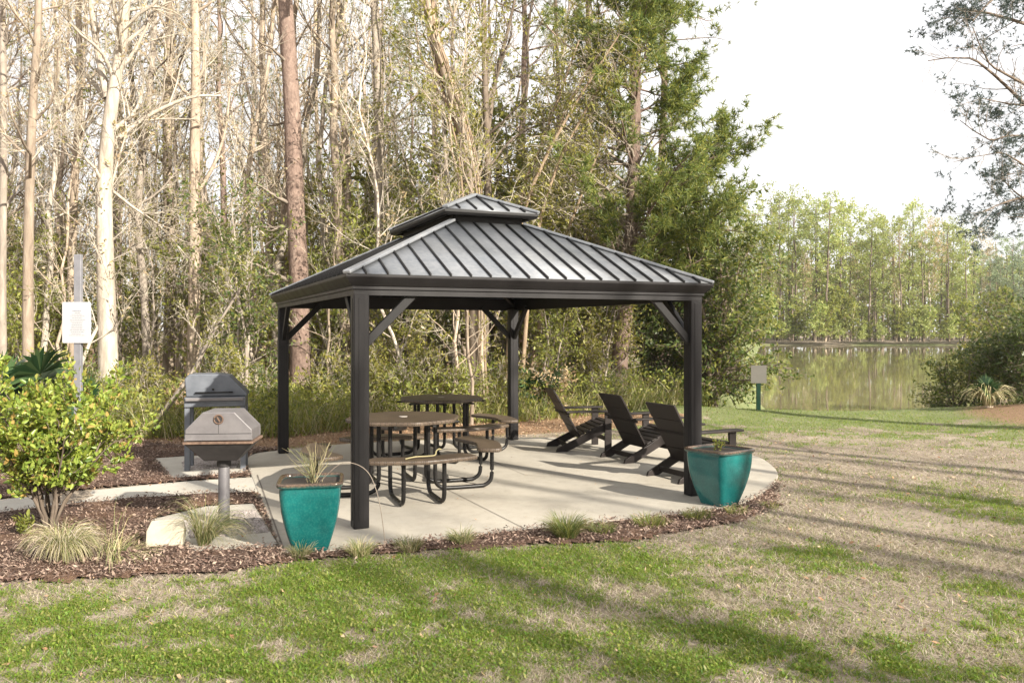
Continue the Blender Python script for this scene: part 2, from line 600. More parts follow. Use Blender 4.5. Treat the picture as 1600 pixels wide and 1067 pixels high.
def in_poly(x, y, poly):
    p = np.asarray(poly, float)
    ins = np.zeros(np.shape(x), bool)
    j = len(p) - 1
    for i in range(len(p)):
        xi, yi = p[i]; xj, yj = p[j]
        if abs(yj - yi) > 1e-12:
            ins ^= ((yi > y) != (yj > y)) & (x < (xj - xi) * (y - yi) / (yj - yi) + xi)
        j = i
    return ins


# ------------------------------------------------------------------ outlines on the ground
G2 = lambda px, py: W(px, py)[:2]
PATIO = smooth_path([G2(*p) for p in ((441, 862), (540, 857), (620, 848), (700, 840), (780, 831), (850, 823), (930, 815), (1010, 807), (1085, 799), (1150, 787), (1192, 768),
                                      (1212, 750), (1215, 738), (1203, 724), (1180, 712), (1120, 700), (1050, 692), (950, 686), (840, 683), (700, 686), (560, 692), (470, 700), (400, 708))] +
                    [(-3.45, 10.6)], 6)
MULCH_FRONT = smooth_path([G2(*p) for p in ((-160, 900), (-60, 915), (60, 908), (150, 903), (250, 900), (340, 897), (440, 882), (540, 871), (640, 864), (740, 856), (850, 852), (960, 845),
                                            (1080, 831), (1170, 811), (1215, 788), (1216, 768), (1214, 752))] + [(2.2, 9.5), (-1.5, 9.5)], 6)
MULCH_LEFT = [G2(*p) for p in ((440, 880), (440, 700), (215, 690), (150, 690), (-100, 700), (-200, 905), (100, 900))]
# ------------------------------------------------------------------ terrain
def pond_s(x, y):
    """distance inside the pond's rim (positive inside)"""
    wob = .5 * (vnoise(x * .35, y * .35, 5) - .5) + .25 * (vnoise(x * 1.3, y * 1.3, 8) - .5)
    left = 3.9 + (y - 17.4) * .30
    right = 11.6 + (y - 17.4) * .95
    return np.minimum(np.minimum((x - left) * .95, (right - x) * .72), np.minimum(y - 17.5, 113.0 - y)) + wob


def height(x, y):
    s = pond_s(x, y)
    t = np.clip(s / 2.6, 0, 1)
    z = -1.0 * t * t * (3 - 2 * t) - .012
    far = np.clip((np.hypot(x, y) - 6) / 30, 0, 1)
    z = z + far * .25 * (fbm(x * .12, y * .12, 3, 3) - .5) * (s < 0)
    # a low straw bank at the right, and litter bank behind the patio
    z = z + .35 * np.exp(-(((x - 10.6) / 1.6) ** 2 + ((y - 14.8) / 2.6) ** 2))
    z = z + .12 * np.exp(-(((x - 3.2) / 1.8) ** 2 + ((y - 17.0) / .9) ** 2))
    z = z + .03 * (fbm(x * 1.1, y * 1.1, 9, 3) - .5) * (y < 30)
    inner = in_poly(x, y, PATIO)
    return np.where(inner, -.06, z)


def gz(x, y):
    return float(height(np.array([x]), np.array([y]))[0])


EL = [  # green patches of the lawn (centre pixel, half sizes in metres, weight)
    (640, 905, 1.0, .55, .75), (520, 950, 1.0, .5, .5), (690, 1000, .8, .18, .6), (500, 980, .9, .2, .5), (180, 990, 1.2, .6, .45), (60, 930, .6, .3, .4), (420, 1040, .7, .3, .5),
    (780, 880, .6, .35, .5), (860, 900, .6, .3, .45), (1010, 880, .6, .4, .6), (1080, 900, .5, .3, .45), (960, 915, .35, .2, .4), (1120, 990, .15, .1, .8), (1250, 860, .5, .3, .35),
    (1340, 890, .5, .3, .35), (1030, 1040, .25, .12, .4), (1500, 780, .8, .7, .4), (1000, 860, .7, .25, .35),
    (1300, 656, 7., 1.7, .95), (1550, 668, 4, 1.8, .8), (1150, 652, 2., 1.2, .7), (1560, 700, 2.5, 1.0, .5), (1350, 690, 3.5, .7, .35), (1000, 665, 1.5, .8, .15),
]


def greenness(x, y):
    g = np.zeros_like(x)
    for px, py, a, b, w in EL:
        cx, cy = G2(px, py)
        g = np.maximum(g, w * np.exp(-(((x - cx) / a) ** 2 + ((y - cy) / b) ** 2)))
    n = fbm(x * 1.3, y * 1.3, 21, 5)
    n2 = fbm(x * 4.5, y * 4.5, 31, 4)
    s_ = pond_s(x, y)
    n3 = fbm(x * 14, y * 14, 41, 3)
    g = g * .95 + 1.15 * (n - .5) + .95 * (n2 - .5) + .8 * (n3 - .5) + .07 - .10 * (x > .9) * (y < 12) + .9 * (y > 14) * np.clip((s_ + 1.6) / 1.0, 0, 1)
    return np.clip(g, 0, 1)


LITTER_EDGE = smooth_path([(-30, 10.5), (-9, 10.6), (-4.6, 11.3), (-2.0, 12.6), (.5, 13.6), (2.2, 14.6), (3.6, 16.0), (4.6, 17.0), (5.2, 17.8)], 6)


def litterness(x, y):
    e = np.interp(x, LITTER_EDGE[:, 0], LITTER_EDGE[:, 1], right=60)
    l = np.clip((y - e) / .7 + .5, 0, 1)
    r = np.clip(1.3 - np.hypot((x - 11.2) / 2.6, (y - 14.6) / 3.2), 0, 1) * 1.6
    right = 11.6 + (y - 17.4) * .95
    r2 = np.clip((x - right - .5) / 3, 0, 1) * (y > 17)
    l = l * (y < 108) * (pond_s(x, y) < -1.2)
    return np.clip(np.maximum(np.maximum(l, r), r2 * (y < 108)), 0, 1)


def axis(a, b, fine, mid, coarse):
    """non-uniform grid coordinates"""
    out = list(np.arange(a[0], a[1], fine))
    s = a[1]
    step = fine
    while s < b[1]:
        out.append(s); step = min(step * 1.09, 14); s += step
    out.append(b[1])
    s = a[0]; step = fine; pre = []
    while s > b[0]:
        step = min(step * 1.09, 14); s -= step; pre.append(s)
    return np.array(sorted(set(pre)) + out)


xs = axis((-5, 6), (-420, 420), .055, 0, 0)
ys = axis((3.2, 13), (-60, 520), .055, 0, 0)
X, Y = np.meshgrid(xs, ys)
Z = height(X, Y)
nx, ny = len(xs), len(ys)
idx = np.arange(nx * ny).reshape(ny, nx)
g = Geo()
g.add(np.stack([X, Y, Z], -1), np.stack([idx[:-1, :-1], idx[:-1, 1:], idx[1:, 1:], idx[1:, :-1]], -1).reshape(-1, 4))
ground = g.build('ground', M['ground'])
tag(ground, 'patchy lawn of green and dry grass running back into brown leaf litter', 'ground', kind='structure')
ca = ground.data.color_attributes.new('cover', 'FLOAT_COLOR', 'POINT')
cv = np.zeros((nx * ny, 4), np.float32)
cv[:, 0] = greenness(X.ravel(), Y.ravel())
cv[:, 1] = litterness(X.ravel(), Y.ravel())
cv[:, 3] = 1
ca.data.foreach_set('color', cv.ravel())

# pond
g = Geo()
gx = np.linspace(0, 130, 40); gy = np.linspace(17.0, 114.5, 40)
g.quads([[(2, 17.2, -.5), (140, 17.2, -.5), (140, 114, -.5), (2, 114, -.5)]])
pond = g.build('pond', M['water'], smooth=False)
tag(pond, 'still olive green pond reflecting the trees on its far shore', 'pond', kind='structure')


# ------------------------------------------------------------------ patio, walk, pads, mulch
def slab(name, outline, z0, z1, mat, label, cat='paving', bev=.008):
    s = Solid(); s.prism([tuple(p) for p in outline], z0, z1)
    o = s.build(name, mat, None, bev)
    tag(o, label, cat, kind='structure')
    return o


slab('patio', PATIO, -.12, 0.0, M['concrete'], 'rounded pale concrete patio under and in front of the pavilion', 'patio')
# saw-cut joints on the patio: thin dark strips a few mm above the slab
g = Geo()
def strip(p, q, w, z):
    p = np.array(p); q = np.array(q); d = (q - p) / np.linalg.norm(q - p); n = np.array([-d[1], d[0]]) * w / 2
    return [(*(p - n), z), (*(q - n), z), (*(q + n), z), (*(p + n), z)]
g.quads([strip(G2(402, 742), G2(443, 858), .014, .004), strip(G2(640, 735), G2(820, 826), .007, .004), strip(G2(470, 707), G2(640, 735), .006, .004),
         strip(G2(1085, 762), G2(820, 742), .006, .004), strip(G2(820, 742), G2(700, 690), .006, .004)])
tag(g.build('patio_joint', M['joint'], smooth=False), 'thin dark joint lines cut across the concrete patio', 'paving joint', kind='structure')

slab('walkway', [G2(*p) for p in ((399, 744), (411, 766), (330, 770), (200, 778), (0, 800), (-160, 812), (-170, 790), (0, 779), (200, 759), (300, 750))], -.1, -.006, M['concrete_pad'],
     'narrow pale concrete path leading from the patio to the left', 'path')


def frame_pad(name, outer, inner, label):
    """concrete border round a gravel bed"""
    s = Solid()
    bm = s.bm
    n = len(outer)
    for z0 in (0,):
        ot = [bm.verts.new((*p, .004)) for p in outer]; it = [bm.verts.new((*p, .004)) for p in inner]
        ob = [bm.verts.new((*p, -.1)) for p in outer]; ib = [bm.verts.new((*p, -.1)) for p in inner]
        for i in range(n):
            j = (i + 1) % n
            bm.faces.new((ot[i], ot[j], it[j], it[i])); bm.faces.new((ob[i], ob[j], ot[j], ot[i])); bm.faces.new((it[i], it[j], ib[j], ib[i]))
    o = s.build(name, M['concrete_pad'], None, .008)
    tag(o, label, 'paving', kind='structure')


pad1_o = [G2(*p) for p in ((236, 812), (322, 791), (396, 787), (436, 852), (305, 860))]
pad1_i = [G2(*p) for p in ((285, 815), (330, 802), (398, 799), (418, 832), (300, 841))]
frame_pad('grill_pad', pad1_o, pad1_i, 'concrete border round the gravel bed under the front grill')
pad2_o = [G2(*p) for p in ((243, 716), (300, 712), (386, 712), (378, 738), (270, 746))]
pad2_i = [G2(*p) for p in ((286, 722), (310, 717), (374, 717), (370, 730), (290, 735))]
frame_pad('rear_grill_pad', pad2_o, pad2_i, 'concrete border round the gravel bed under the rear grill')
rng = np.random.default_rng(11)


def scatter_in(poly, n, rng):
    p = np.asarray(poly); lo = p.min(0); hi = p.max(0)
    q = rng.uniform(lo, hi, (n, 2))
    return q[in_poly(q[:, 0], q[:, 1], p)]


def stones(pts, z, rng, s0=.01, s1=.024):
    """little rough octahedra"""
    n = len(pts)
    dirs = np.array([[1, 0, 0], [0, 1, 0], [-1, 0, 0], [0, -1, 0], [0, 0, .7], [0, 0, -.7]])
    v = dirs[None] * rng.uniform(s0, s1, (n, 1, 1)) * rng.uniform(.6, 1.25, (n, 6, 1))
    a = rng.uniform(0, 6.28, n)
    c, s = np.cos(a), np.sin(a)
    vx = v[..., 0] * c[:, None] - v[..., 1] * s[:, None]; vy = v[..., 0] * s[:, None] + v[..., 1] * c[:, None]
    V = np.stack([vx + pts[:, 0:1], vy + pts[:, 1:2], v[..., 2] + z], -1)
    f = np.array([[0, 1, 4], [1, 2, 4], [2, 3, 4], [3, 0, 4], [1, 0, 5], [2, 1, 5], [3, 2, 5], [0, 3, 5]])
    return V.reshape(-1, 3), (f[None] + (np.arange(n) * 6)[:, None, None]).reshape(-1, 3)


for inner, lab in ((pad1_i, 'pinkish grey gravel round the post of the front grill'), (pad2_i, 'grey gravel round the legs of the rear grill')):
    g = Geo()
    q = scatter_in(inner, 9000, rng)
    g.add(*stones(q, .004, rng, .012, .03))
    g.add([(*p, -.015) for p in inner], [list(range(len(inner)))], 0) if False else None
    tag(g.build('gravel', M['gravel'], smooth=False), lab, 'gravel', kind='stuff')


def bed(name, poly, z, mat, label, step=.05, edge=.18):
    """mounded sheet of mulch over a polygon"""
    p = np.asarray(poly); lo = p.min(0); hi = p.max(0)
    xs = np.arange(lo[0], hi[0], step); ys = np.arange(lo[1], hi[1], step)
    X, Y = np.meshgrid(xs, ys)
    wx = .26 * (fbm(X * 3, Y * 3, 91, 4) - .5); wy = .30 * (fbm(X * 3, Y * 3, 95, 4) - .5)
    ins = in_poly(X + wx, Y + wy, p)
    for q in HARD:
        ins &= ~in_poly(X, Y, q)
    idx = np.arange(X.size).reshape(X.shape)
    ok = ins[:-1, :-1] & ins[1:, :-1] & ins[:-1, 1:] & ins[1:, 1:]
    f = np.stack([idx[:-1, :-1], idx[:-1, 1:], idx[1:, 1:], idx[1:, :-1]], -1)[ok]
    # soft edge: erode count
    m = ins.astype(float)
    for _ in range(4):
        q = np.pad(m, 1, mode='edge')
        m = (q[1:-1, 1:-1] * 2 + q[:-2, 1:-1] + q[2:, 1:-1] + q[1:-1, :-2] + q[1:-1, 2:]) / 6 * ins
    Zz = height(X, Y) + z * np.clip(m, 0, 1) + .028 * (fbm(X * 5, Y * 5, 77, 3) - .45) * m
    g = Geo(); g.add(np.stack([X, Y, Zz], -1), f)
    o = g.build(name, mat)
    tag(o, label, 'mulch bed', kind='structure')
    return o


WALK = [G2(*p) for p in ((399, 744), (411, 766), (330, 770), (200, 778), (0, 800), (-160, 812), (-170, 790), (0, 779), (200, 759), (300, 750))]
HARD = [PATIO, pad1_o, pad2_o, WALK]
MULCH_ALL = [np.asarray(MULCH_FRONT), np.asarray(MULCH_LEFT)]
bed('front_mulch_bed', MULCH_FRONT, .03, M['mulch'], 'strip of reddish brown mulch curving along the front of the patio')
bed('left_mulch_bed', MULCH_LEFT, .034, M['mulch'], 'mulch bed round the two grills and the leafy shrub')


def flakes(rng, pts, z, L0, L1, asp, tilt):
    """small bent diamond flakes lying about"""
    n = len(pts)
    L = rng.uniform(L0, L1, n); a = rng.uniform(0, 6.283, n)
    ux = np.stack([np.cos(a), np.sin(a), rng.normal(0, tilt, n)], -1)
    vx = np.stack([-np.sin(a), np.cos(a), rng.normal(0, tilt, n)], -1)
    c = np.stack([pts[:, 0], pts[:, 1], z + rng.uniform(.002, .012, n)], -1)
    w = L * rng.uniform(asp * .6, asp * 1.3, n)
    up = np.zeros((n, 3)); up[:, 2] = L * rng.uniform(-.05, .25, n)
    return np.stack([c - ux * L[:, None] / 2, c - vx * w[:, None] / 2 + up * .4, c + ux * L[:, None] / 2 + up, c + vx * w[:, None] / 2 + up * .4], 1)


def mulch_pts(n):
    out = []
    for poly in MULCH_ALL:
        q = scatter_in(poly, n, rng)
        for h in HARD: q = q[~in_poly(q[:, 0], q[:, 1], h)]
        out.append(q)
    return np.concatenate(out)


q = mulch_pts(100000)
q = q + rng.normal(0, .07, q.shape) * (rng.random((len(q), 1)) < .35)
for h in HARD: q = q[~in_poly(q[:, 0], q[:, 1], h) | (rng.random(len(q)) < .02)]
g = Geo()
g.quads(flakes(rng, q, np.maximum(height(q[:, 0], q[:, 1]) + rng.uniform(.012, .05, len(q)), .002), .012, .045, .35, .4))
tag(g.build('bark_mulch', M['chip'], smooth=False), 'loose reddish brown bark chips covering the beds by the patio', 'bark mulch', kind='stuff')

# fallen leaves: on mulch, forest edge, lawn, a few on the patio
q = [mulch_pts(3500)]
e = rng.uniform((-9, 10), (8, 19), (60000, 2))
e = e[rng.random(len(e)) < litterness(e[:, 0], e[:, 1])]
for h in HARD: e = e[~in_poly(e[:, 0], e[:, 1], h)]
q.append(e)
lw = rng.uniform((-4, 3.3), (9, 14), (3000, 2)); lw = lw[~in_poly(lw[:, 0], lw[:, 1], PATIO)]
q.append(lw)
q = np.concatenate(q)
g = Geo()
g.quads(flakes(rng, q, height(q[:, 0], q[:, 1]) + .010, .015, .05, .5, .4))
pt = scatter_in(PATIO, 1500, rng)
pt = pt[rng.random(len(pt)) < .12 + .6 * (fbm(pt[:, 0] * 1.5, pt[:, 1] * 1.5, 12, 3) > .56)]
g.quads(flakes(rng, pt, np.full(len(pt), .004), .008, .036, .4, .15))
tag(g.build('fallen_leaves', M['litter'], smooth=False), 'brown and tan leaves scattered over the woodland floor, beds and lawn', 'fallen leaves', kind='stuff')


# ------------------------------------------------------------------ lawn grass
def blades(rng, pts, z, h0, h1, w, lean=.5):
    n = len(pts)
    a = rng.uniform(0, 6.283, n); h = rng.uniform(h0, h1, n)
    b = rng.uniform(0, 6.283, n)
    dx = np.stack([np.cos(a), np.sin(a), np.zeros(n)], -1) * (np.asarray(w) * .5)[..., None]
    le = (rng.random(n) ** .7 * lean * 1.6 * h)[:, None]
    c = np.stack([pts[:, 0], pts[:, 1], z], -1)
    tip = c + np.stack([np.cos(b), np.sin(b), np.zeros(n)], -1) * le + np.array([0, 0, 1.])[None] * h[:, None]
    return np.stack([c - dx, c + dx, tip], 1)


def screen_samples(n, rng, py0=640, py1=1090, px0=-60, px1=1660):
    px = rng.uniform(px0, px1, n)
    py = py0 + (py1 - py0) * rng.random(n) ** .75
    d = F * HC / (py - HY)
    return np.stack([(px - 800) / F * d, d], -1)


def lawn_ok(q):
    k = np.ones(len(q), bool)
    for h in HARD + MULCH_ALL: k &= ~in_poly(q[:, 0], q[:, 1], h)
    return k & (pond_s(q[:, 0], q[:, 1]) < 1.2)


g = Geo()
q = screen_samples(1500000, rng)
gr = greenness(q[:, 0], q[:, 1]); li = litterness(q[:, 0], q[:, 1])
k = (rng.random(len(q)) < np.clip((gr - .05) * .95, .03, .85)) & (rng.random(len(q)) > li * .97) & lawn_ok(q)
q = q[k]; gr = gr[k]
d = q[:, 1]
g.tris(blades(rng, q, height(q[:, 0], q[:, 1]) - .002, .008, .042, .0026 + .0006 * d, .9))
q = q[rng.random(len(q)) < .22]
g.quads(flakes(rng, q, height(q[:, 0], q[:, 1]) + rng.uniform(.006, .024, len(q)), .008, .024, .5, .6))
tag(g.build('green_grass', M['grass_green'], smooth=False), 'short bright green grass and clover growing in patches over the lawn', 'grass', kind='stuff')
g = Geo()
q = screen_samples(520000, rng)
li = litterness(q[:, 0], q[:, 1])
gq = greenness(q[:, 0], q[:, 1])
q = q[(rng.random(len(q)) > li * .95) & (rng.random(len(q)) > gq * 1.3) & (rng.random(len(q)) < np.clip(3.2 * (fbm(q[:, 0] * .8, q[:, 1] * .8, 51, 5) - .36), .06, 1)) & lawn_ok(q)]
g.tris(blades(rng, q, height(q[:, 0], q[:, 1]) - .002, .006, .034, .003 + .0006 * q[:, 1], 2.6))
tag(g.build('dry_grass', M['grass_dry'], smooth=False), 'flattened straw coloured dead grass between the green patches', 'grass', kind='stuff')

# ------------------------------------------------------------------ the pavilion
U = np.array([.917, .399]); V_ = np.array([-.399, .917])
PA, PB = 1.729, 2.315
pav = empty('pavilion', (-.648, 9.861, 0), math.atan2(.399, .917))
tag(pav, 'dark bronze metal pavilion with two tiered standing seam roof over the patio', 'pavilion')
for sx in (-1, 1):
    for sy in (-1, 1):
        s = Solid()
        s.box((sx * PA, sy * PB, 1.01), (.135, .135, 2.02))
        post = s.build('post', M['bronze'], pav, .01)
        # shallow raised strips that make the extruded post faces
        s = Solid()
        for ax in (0, 1):
            for q in (-1, 1):
                c = [sx * PA, sy * PB, 1.02]; c[ax] += q * .0685
                z = [.05, .05, 1.9]; z[ax] = .006
                s.box(c, z)
        s.build('post_rib', M['bronze'], post, .002)
        for ax in (0, 1):
            p0 = [sx * PA, sy * PB, 1.58]; p1 = list(p0)
            sg = (sx, sy)[ax]
            p0[ax] -= sg * .05; p1[ax] -= sg * .50; p1[2] = 2.035
            s = Solid(); s.bar(p0, p1, .05, .075)
            s.build('brace', M['bronze_dark'], pav, .006)
PROFILE = [(.066, 1.995), (.066, 2.040), (.082, 2.046), (.082, 2.070), (.094, 2.076), (.120, 2.105), (.146, 2.140), (.150, 2.150), (.150, 2.172), (.05, 2.172), (.05, 1.995)]


def ring_sides(name, prof, a, b, mat, parent):
    """four mitred trim pieces running round a rectangle"""
    cor = [(-1, -1), (1, -1), (1, 1), (-1, 1)]
    for i in range(4):
        s = Solid(); fs = []
        n = len(prof)
        def P(k, c):
            return (c[0] * (a + prof[k][0]), c[1] * (b + prof[k][0]), prof[k][1])
        c0, c1 = cor[i], cor[(i + 1) % 4]
        for k in range(n):
            j = (k + 1) % n
            fs.append([P(k, c0), P(k, c1), P(j, c1), P(j, c0)])
        fs.append([P(k, c0) for k in range(n)]); fs.append([P(k, c1) for k in range(n)][::-1])
        s.poly(fs)
        s.build(name, mat, parent, 0)


ring_sides('eave_trim', PROFILE, PA, PB, M['bronze'], pav)


def roof_tier(a0, b0, z0, a1, b1, z1, pitch, prefix):
    """hipped tier: four sheets with standing seams, and hip caps"""
    cor0 = [Vector((-a0, -b0, z0)), Vector((a0, -b0, z0)), Vector((a0, b0, z0)), Vector((-a0, b0, z0))]
    cor1 = [Vector((-a1, -b1, z1)), Vector((a1, -b1, z1)), Vector((a1, b1, z1)), Vector((-a1, b1, z1))]
    for i in range(4):
        j = (i + 1) % 4
        e0, e1, t0, t1 = cor0[i], cor0[j], cor1[i], cor1[j]
        along = (e1 - e0).normalized()
        wid = (e1 - e0).length
        up = ((t0 - e0) - along * (t0 - e0).dot(along))
        run = up.length
        upn = up.normalized()
        nrm = along.cross(upn).normalized()
        if nrm.z < 0: nrm = -nrm
        th = nrm * -.012
        g = Geo()
        top = [e0, e1, t1, t0]
        bot = [p + th for p in top]
        g.add([tuple(p) for p in top + bot], [[0, 1, 2, 3], [7, 6, 5, 4], [0, 4, 5, 1], [1, 5, 6, 2], [2, 6, 7, 3], [3, 7, 4, 0]], 0)
        # standing seams
        hx0 = (t0 - e0).dot(along); hx1 = wid - (t1 - e0).dot(along)
        n = int(wid / pitch)
        off = (wid - (n - 1) * pitch) / 2
        vs = []; fs = []
        for kk in range(n):
            x = off + kk * pitch
            L = run
            if x < hx0: L = run * x / hx0
            elif x > wid - hx1: L = run * (wid - x) / hx1
            if L < .06: continue
            L -= .03
            b0_ = e0 + along * x + nrm * .0; b1_ = b0_ + upn * L
            hw = along * .0065; hh = nrm * .022
            base = len(vs)
            for p in (b0_, b1_):
                vs += [tuple(p - hw), tuple(p - hw + hh), tuple(p + hw + hh), tuple(p + hw)]
            fs += [[base, base + 1, base + 5, base + 4], [base + 1, base + 2, base + 6, base + 5], [base + 2, base + 3, base + 7, base + 6], [base, base + 3, base + 2, base + 1], [base + 4, base + 5, base + 6, base + 7]]
        g.add(vs, fs, 1)
        g.build(prefix + '_panel', [M['roof_sheet'], M['bronze_dark']], pav, smooth=False)
        s = Solid(); s.bar(e0 + Vector((0, 0, .014)), t0 + Vector((0, 0, .014)), .075, .03)
        s.build(prefix + '_hip_cap', M['roof_sheet'], pav, .008)


roof_tier(PA + .15, PB + .15, 2.168, .42, .99, 2.862, .19, 'roof')
# louvred neck between the tiers
s = Solid()
for sx in (-1, 1):
    s.box((sx * .40, 0, 2.88), (.02, 1.92, .14)); s.box((0, sx * .97, 2.88), (.78, .02, .14))
s.build('vent_neck', M['bronze_dark'], pav, 0)
ring_sides('cupola_trim', [(0, 2.925), (.012, 2.925), (.03, 2.95), (.03, 2.985), (-.04, 2.985), (-.04, 2.925)], .515, 1.08, M['bronze_dark'], pav)
roof_tier(.548, 1.113, 2.982, .012, .575, 3.222, .19, 'cupola')
s = Solid(); s.bar((0, -.6, 3.226), (0, .6, 3.226), .09, .035)
s.build('ridge_cap', M['roof_sheet'], pav, .01)
# dark soffit rafters under the roof
s = Solid()
for sx in (-1, 1):
    for sy in (-1, 1):
        s.bar((sx * PA, sy * PB, 2.10), (sx * .42, sy * .99, 2.78), .05, .07)
s.build('rafter', M['bronze_dark'], pav, .004)


# ------------------------------------------------------------------ picnic tables
def octo(r, rot, chamf=.10):
    pts = []
    for k in range(8):
        a = rot + k * math.pi / 4
        c = np.array([math.cos(a), math.sin(a)]) * r
        p = np.array([math.cos(a - math.pi / 4), math.sin(a - math.pi / 4)]) * r
        n = np.array([math.cos(a + math.pi / 4), math.sin(a + math.pi / 4)]) * r
        pts += [tuple(c + (p - c) * chamf), tuple(c + ((p - c) + (n - c)) * chamf * .28), tuple(c + (n - c) * chamf)]
    return pts


def bench_outline(ri, ro, half):
    def arc(r, sgn):
        out = []
        for t in np.linspace(-half, half, 15):
            # two straight facets with a softened kink in the middle
            f = abs(t)
            rr = r * math.cos(half / 2) / math.cos(f - half / 2)
            rr = rr * .6 + r * .4
            out.append((rr * math.cos(t), rr * math.sin(t)))
        return out if sgn > 0 else out[::-1]
    o = arc(ro, 1); i = arc(ri, -1)
    # rounded ends
    def rnd(p, q, c):
        p, q = np.array(p), np.array(q)
        m = (p + q) / 2; t = (q - p) / 2
        n = np.array(c)
        return [tuple(m - t * math.cos(u) + n * math.sin(u) * .055) for u in np.linspace(.5, math.pi - .5, 6)]
    tang1 = (-math.sin(half), math.cos(half)); tang0 = (-math.sin(-half) * -1, -math.cos(half))
    return o[1:-1] + rnd(o[-1], i[0], tang1) + i[1:-1] + rnd(i[-1], o[0], tang0)


def make_table(loc, rot, label, top_r=.63):
    t = empty('picnic_table', loc, rot)
    tag(t, label, 'picnic table', 'round mesh picnic tables under the pavilion')
    s = Solid(); s.prism(octo(top_r, 0), .735, .775)
    top = s.build('tabletop', M['perforated'], t, .012)
    s = Solid(); s.cyl((0, 0, .774), (0, 0, .779), .045, n=24)
    s.build('umbrella_hole', M['sign_dim'], top, .001)
    s = Solid()
    for k in range(4):
        a = k * math.pi / 2
        for q in (-.2, .2):
            s.bar((.56 * math.cos(a) - q * math.sin(a), .56 * math.sin(a) + q * math.cos(a), .722), (-.02 * math.cos(a) - q * math.sin(a), -.02 * math.sin(a) + q * math.cos(a), .722), .035, .022)
    s.build('under_frame', M['black_metal'], t, .003)
    for k in range(4):
        a = k * math.pi / 2
        s = Solid(); s.prism(bench_outline(.80, 1.07, R_(30)), .425, .465, Matrix.Rotation(a, 4, 'Z'))
        s.build('bench', M['perforated'], t, .012)
        for q in (-.20, .20):
            ctl = [(.30, .73), (.30, .5), (.30, .16), (.315, .08), (.37, .035), (.45, .024), (.78, .024), (.86, .035), (.915, .08), (.93, .16), (.93, .30), (.93, .43)]
            pth = smooth_path([(r, z) for r, z in ctl], 4)
            P = [(r * math.cos(a) - q * math.sin(a), r * math.sin(a) + q * math.cos(a), z) for r, z in pth]
            tube_obj('leg', P, .022, M['black_metal'], t)
    return t


make_table((-1.16, 8.72, 0), R_(20), 'brown mesh picnic table with attached curved benches, the one nearer the camera', .62)
make_table((-.97, 11.2, 0), R_(31), 'farther mesh picnic table by the rear right post, its top near black in shade', .59)


# ------------------------------------------------------------------ adirondack chairs
def make_chair(loc, rot, label):
    c = empty('adirondack_chair', loc, rot)
    tag(c, label, 'lounge chair', 'dark adirondack chairs in a row on the patio')
    W2 = .285
    for s_ in (-1, 1):
        s = Solid()
        y = s_ * W2
        # sloping side rail cut level at the floor: profile in x-z
        prof = [(-.46, 0.0), (-.30, 0.0), (.30, .285), (.33, .33), (.31, .395), (.24, .395), (-.05, .235), (-.44, .05)]
        s.prism(prof, -.016, .016, Matrix.Translation((0, y, 0)) @ Matrix.Rotation(R_(90), 4, 'X'))
        s.build('side_rail', M['chair_wood'], c, .004)
        s = Solid(); s.box((.285, s_ * (W2 + .035), .27), (.10, .032, .54))
        s.build('leg', M['chair_wood'], c, .005)
        # armrest gently bowed
        s = Solid()
        xs_ = np.linspace(-.33, .40, 9)
        o_ = [(x, s_ * (W2 + .045) - (.062 if x > -.2 else .045)) for x in xs_] + [(x, s_ * (W2 + .045) + (.062 if x > -.2 else .045)) for x in xs_[::-1]]
        s.prism(o_, .542, .568)
        s.build('armrest', M['chair_wood'], c, .006)
    s = Solid()
    for k in range(6):                       # seat slats follow the rail's top
        t = k / 5
        x = -.08 + .40 * t; z = .228 + .185 * t - .03 * t * t
        s.box((x, 0, z + .012), (.074, .60, .02), Matrix.Rotation(R_(-24 + 14 * t), 3, 'Y'))
    s.build('seat', M['chair_wood'], c, .004)
    # reclined back of three broad boards
    s = Solid()
    b0 = Vector((-.09, 0, .17)); dirv = Vector((-.50, 0, .866)).normalized()
    L = .80; n = 4
    rot3 = Matrix.Rotation(math.atan2(-.5, .866), 3, 'Y')
    for k in range(n):
        m = b0 + dirv * (L * (k + .5) / n)
        s.box(m, (.024, .53, L / n - .007), rot3)
    for y in (-.17, .17):
        s.box(b0 + dirv * (L * .5) + Vector((.866, 0, .5)) * .022, (.02, .05, L - .03), rot3)
    s.build('backrest', M['chair_wood'], c, .004)
    for p, q_, w_, h_ in (((-.28, -.27, .075), (-.28, .27, .075), .03, .06), ((.27, -.30, .16), (.27, .30, .16), .028, .06), ((-.30, -.33, .522), (-.30, .33, .522), .05, .03)):
        s = Solid(); s.bar(p, q_, w_, h_)
        s.build('stretcher', M['chair_wood'], c, .004)
    return c


def chair_at(px, py, yaw, label):
    """far rear foot of the chair stands under this pixel"""
    x, y, _ = W(px, py)
    a = R_(yaw)
    lx, ly = -.40, .285
    return make_chair((x - (lx * math.cos(a) - ly * math.sin(a)), y - (lx * math.sin(a) + ly * math.cos(a)), 0.002), a, label)


chair_at(860, 697, 11, 'dark brown adirondack chair farthest from the camera, next to the rear right post')
chair_at(944, 714, 25, 'middle one of the three dark adirondack chairs')
chair_at(1017, 743, 27, 'dark adirondack chair partly hidden behind the front right post and teal planter')


# ------------------------------------------------------------------ planters
def rsq(half, r, n=5):
    out = []
    for k, (cx, cy) in enumerate(((1, 1), (-1, 1), (-1, -1), (1, -1))):
        for t in np.linspace(0, math.pi / 2, n):
            a = t + k * math.pi / 2
            out.append((cx * (half - r) + r * math.cos(a), cy * (half - r) + r * math.sin(a)))
    return out


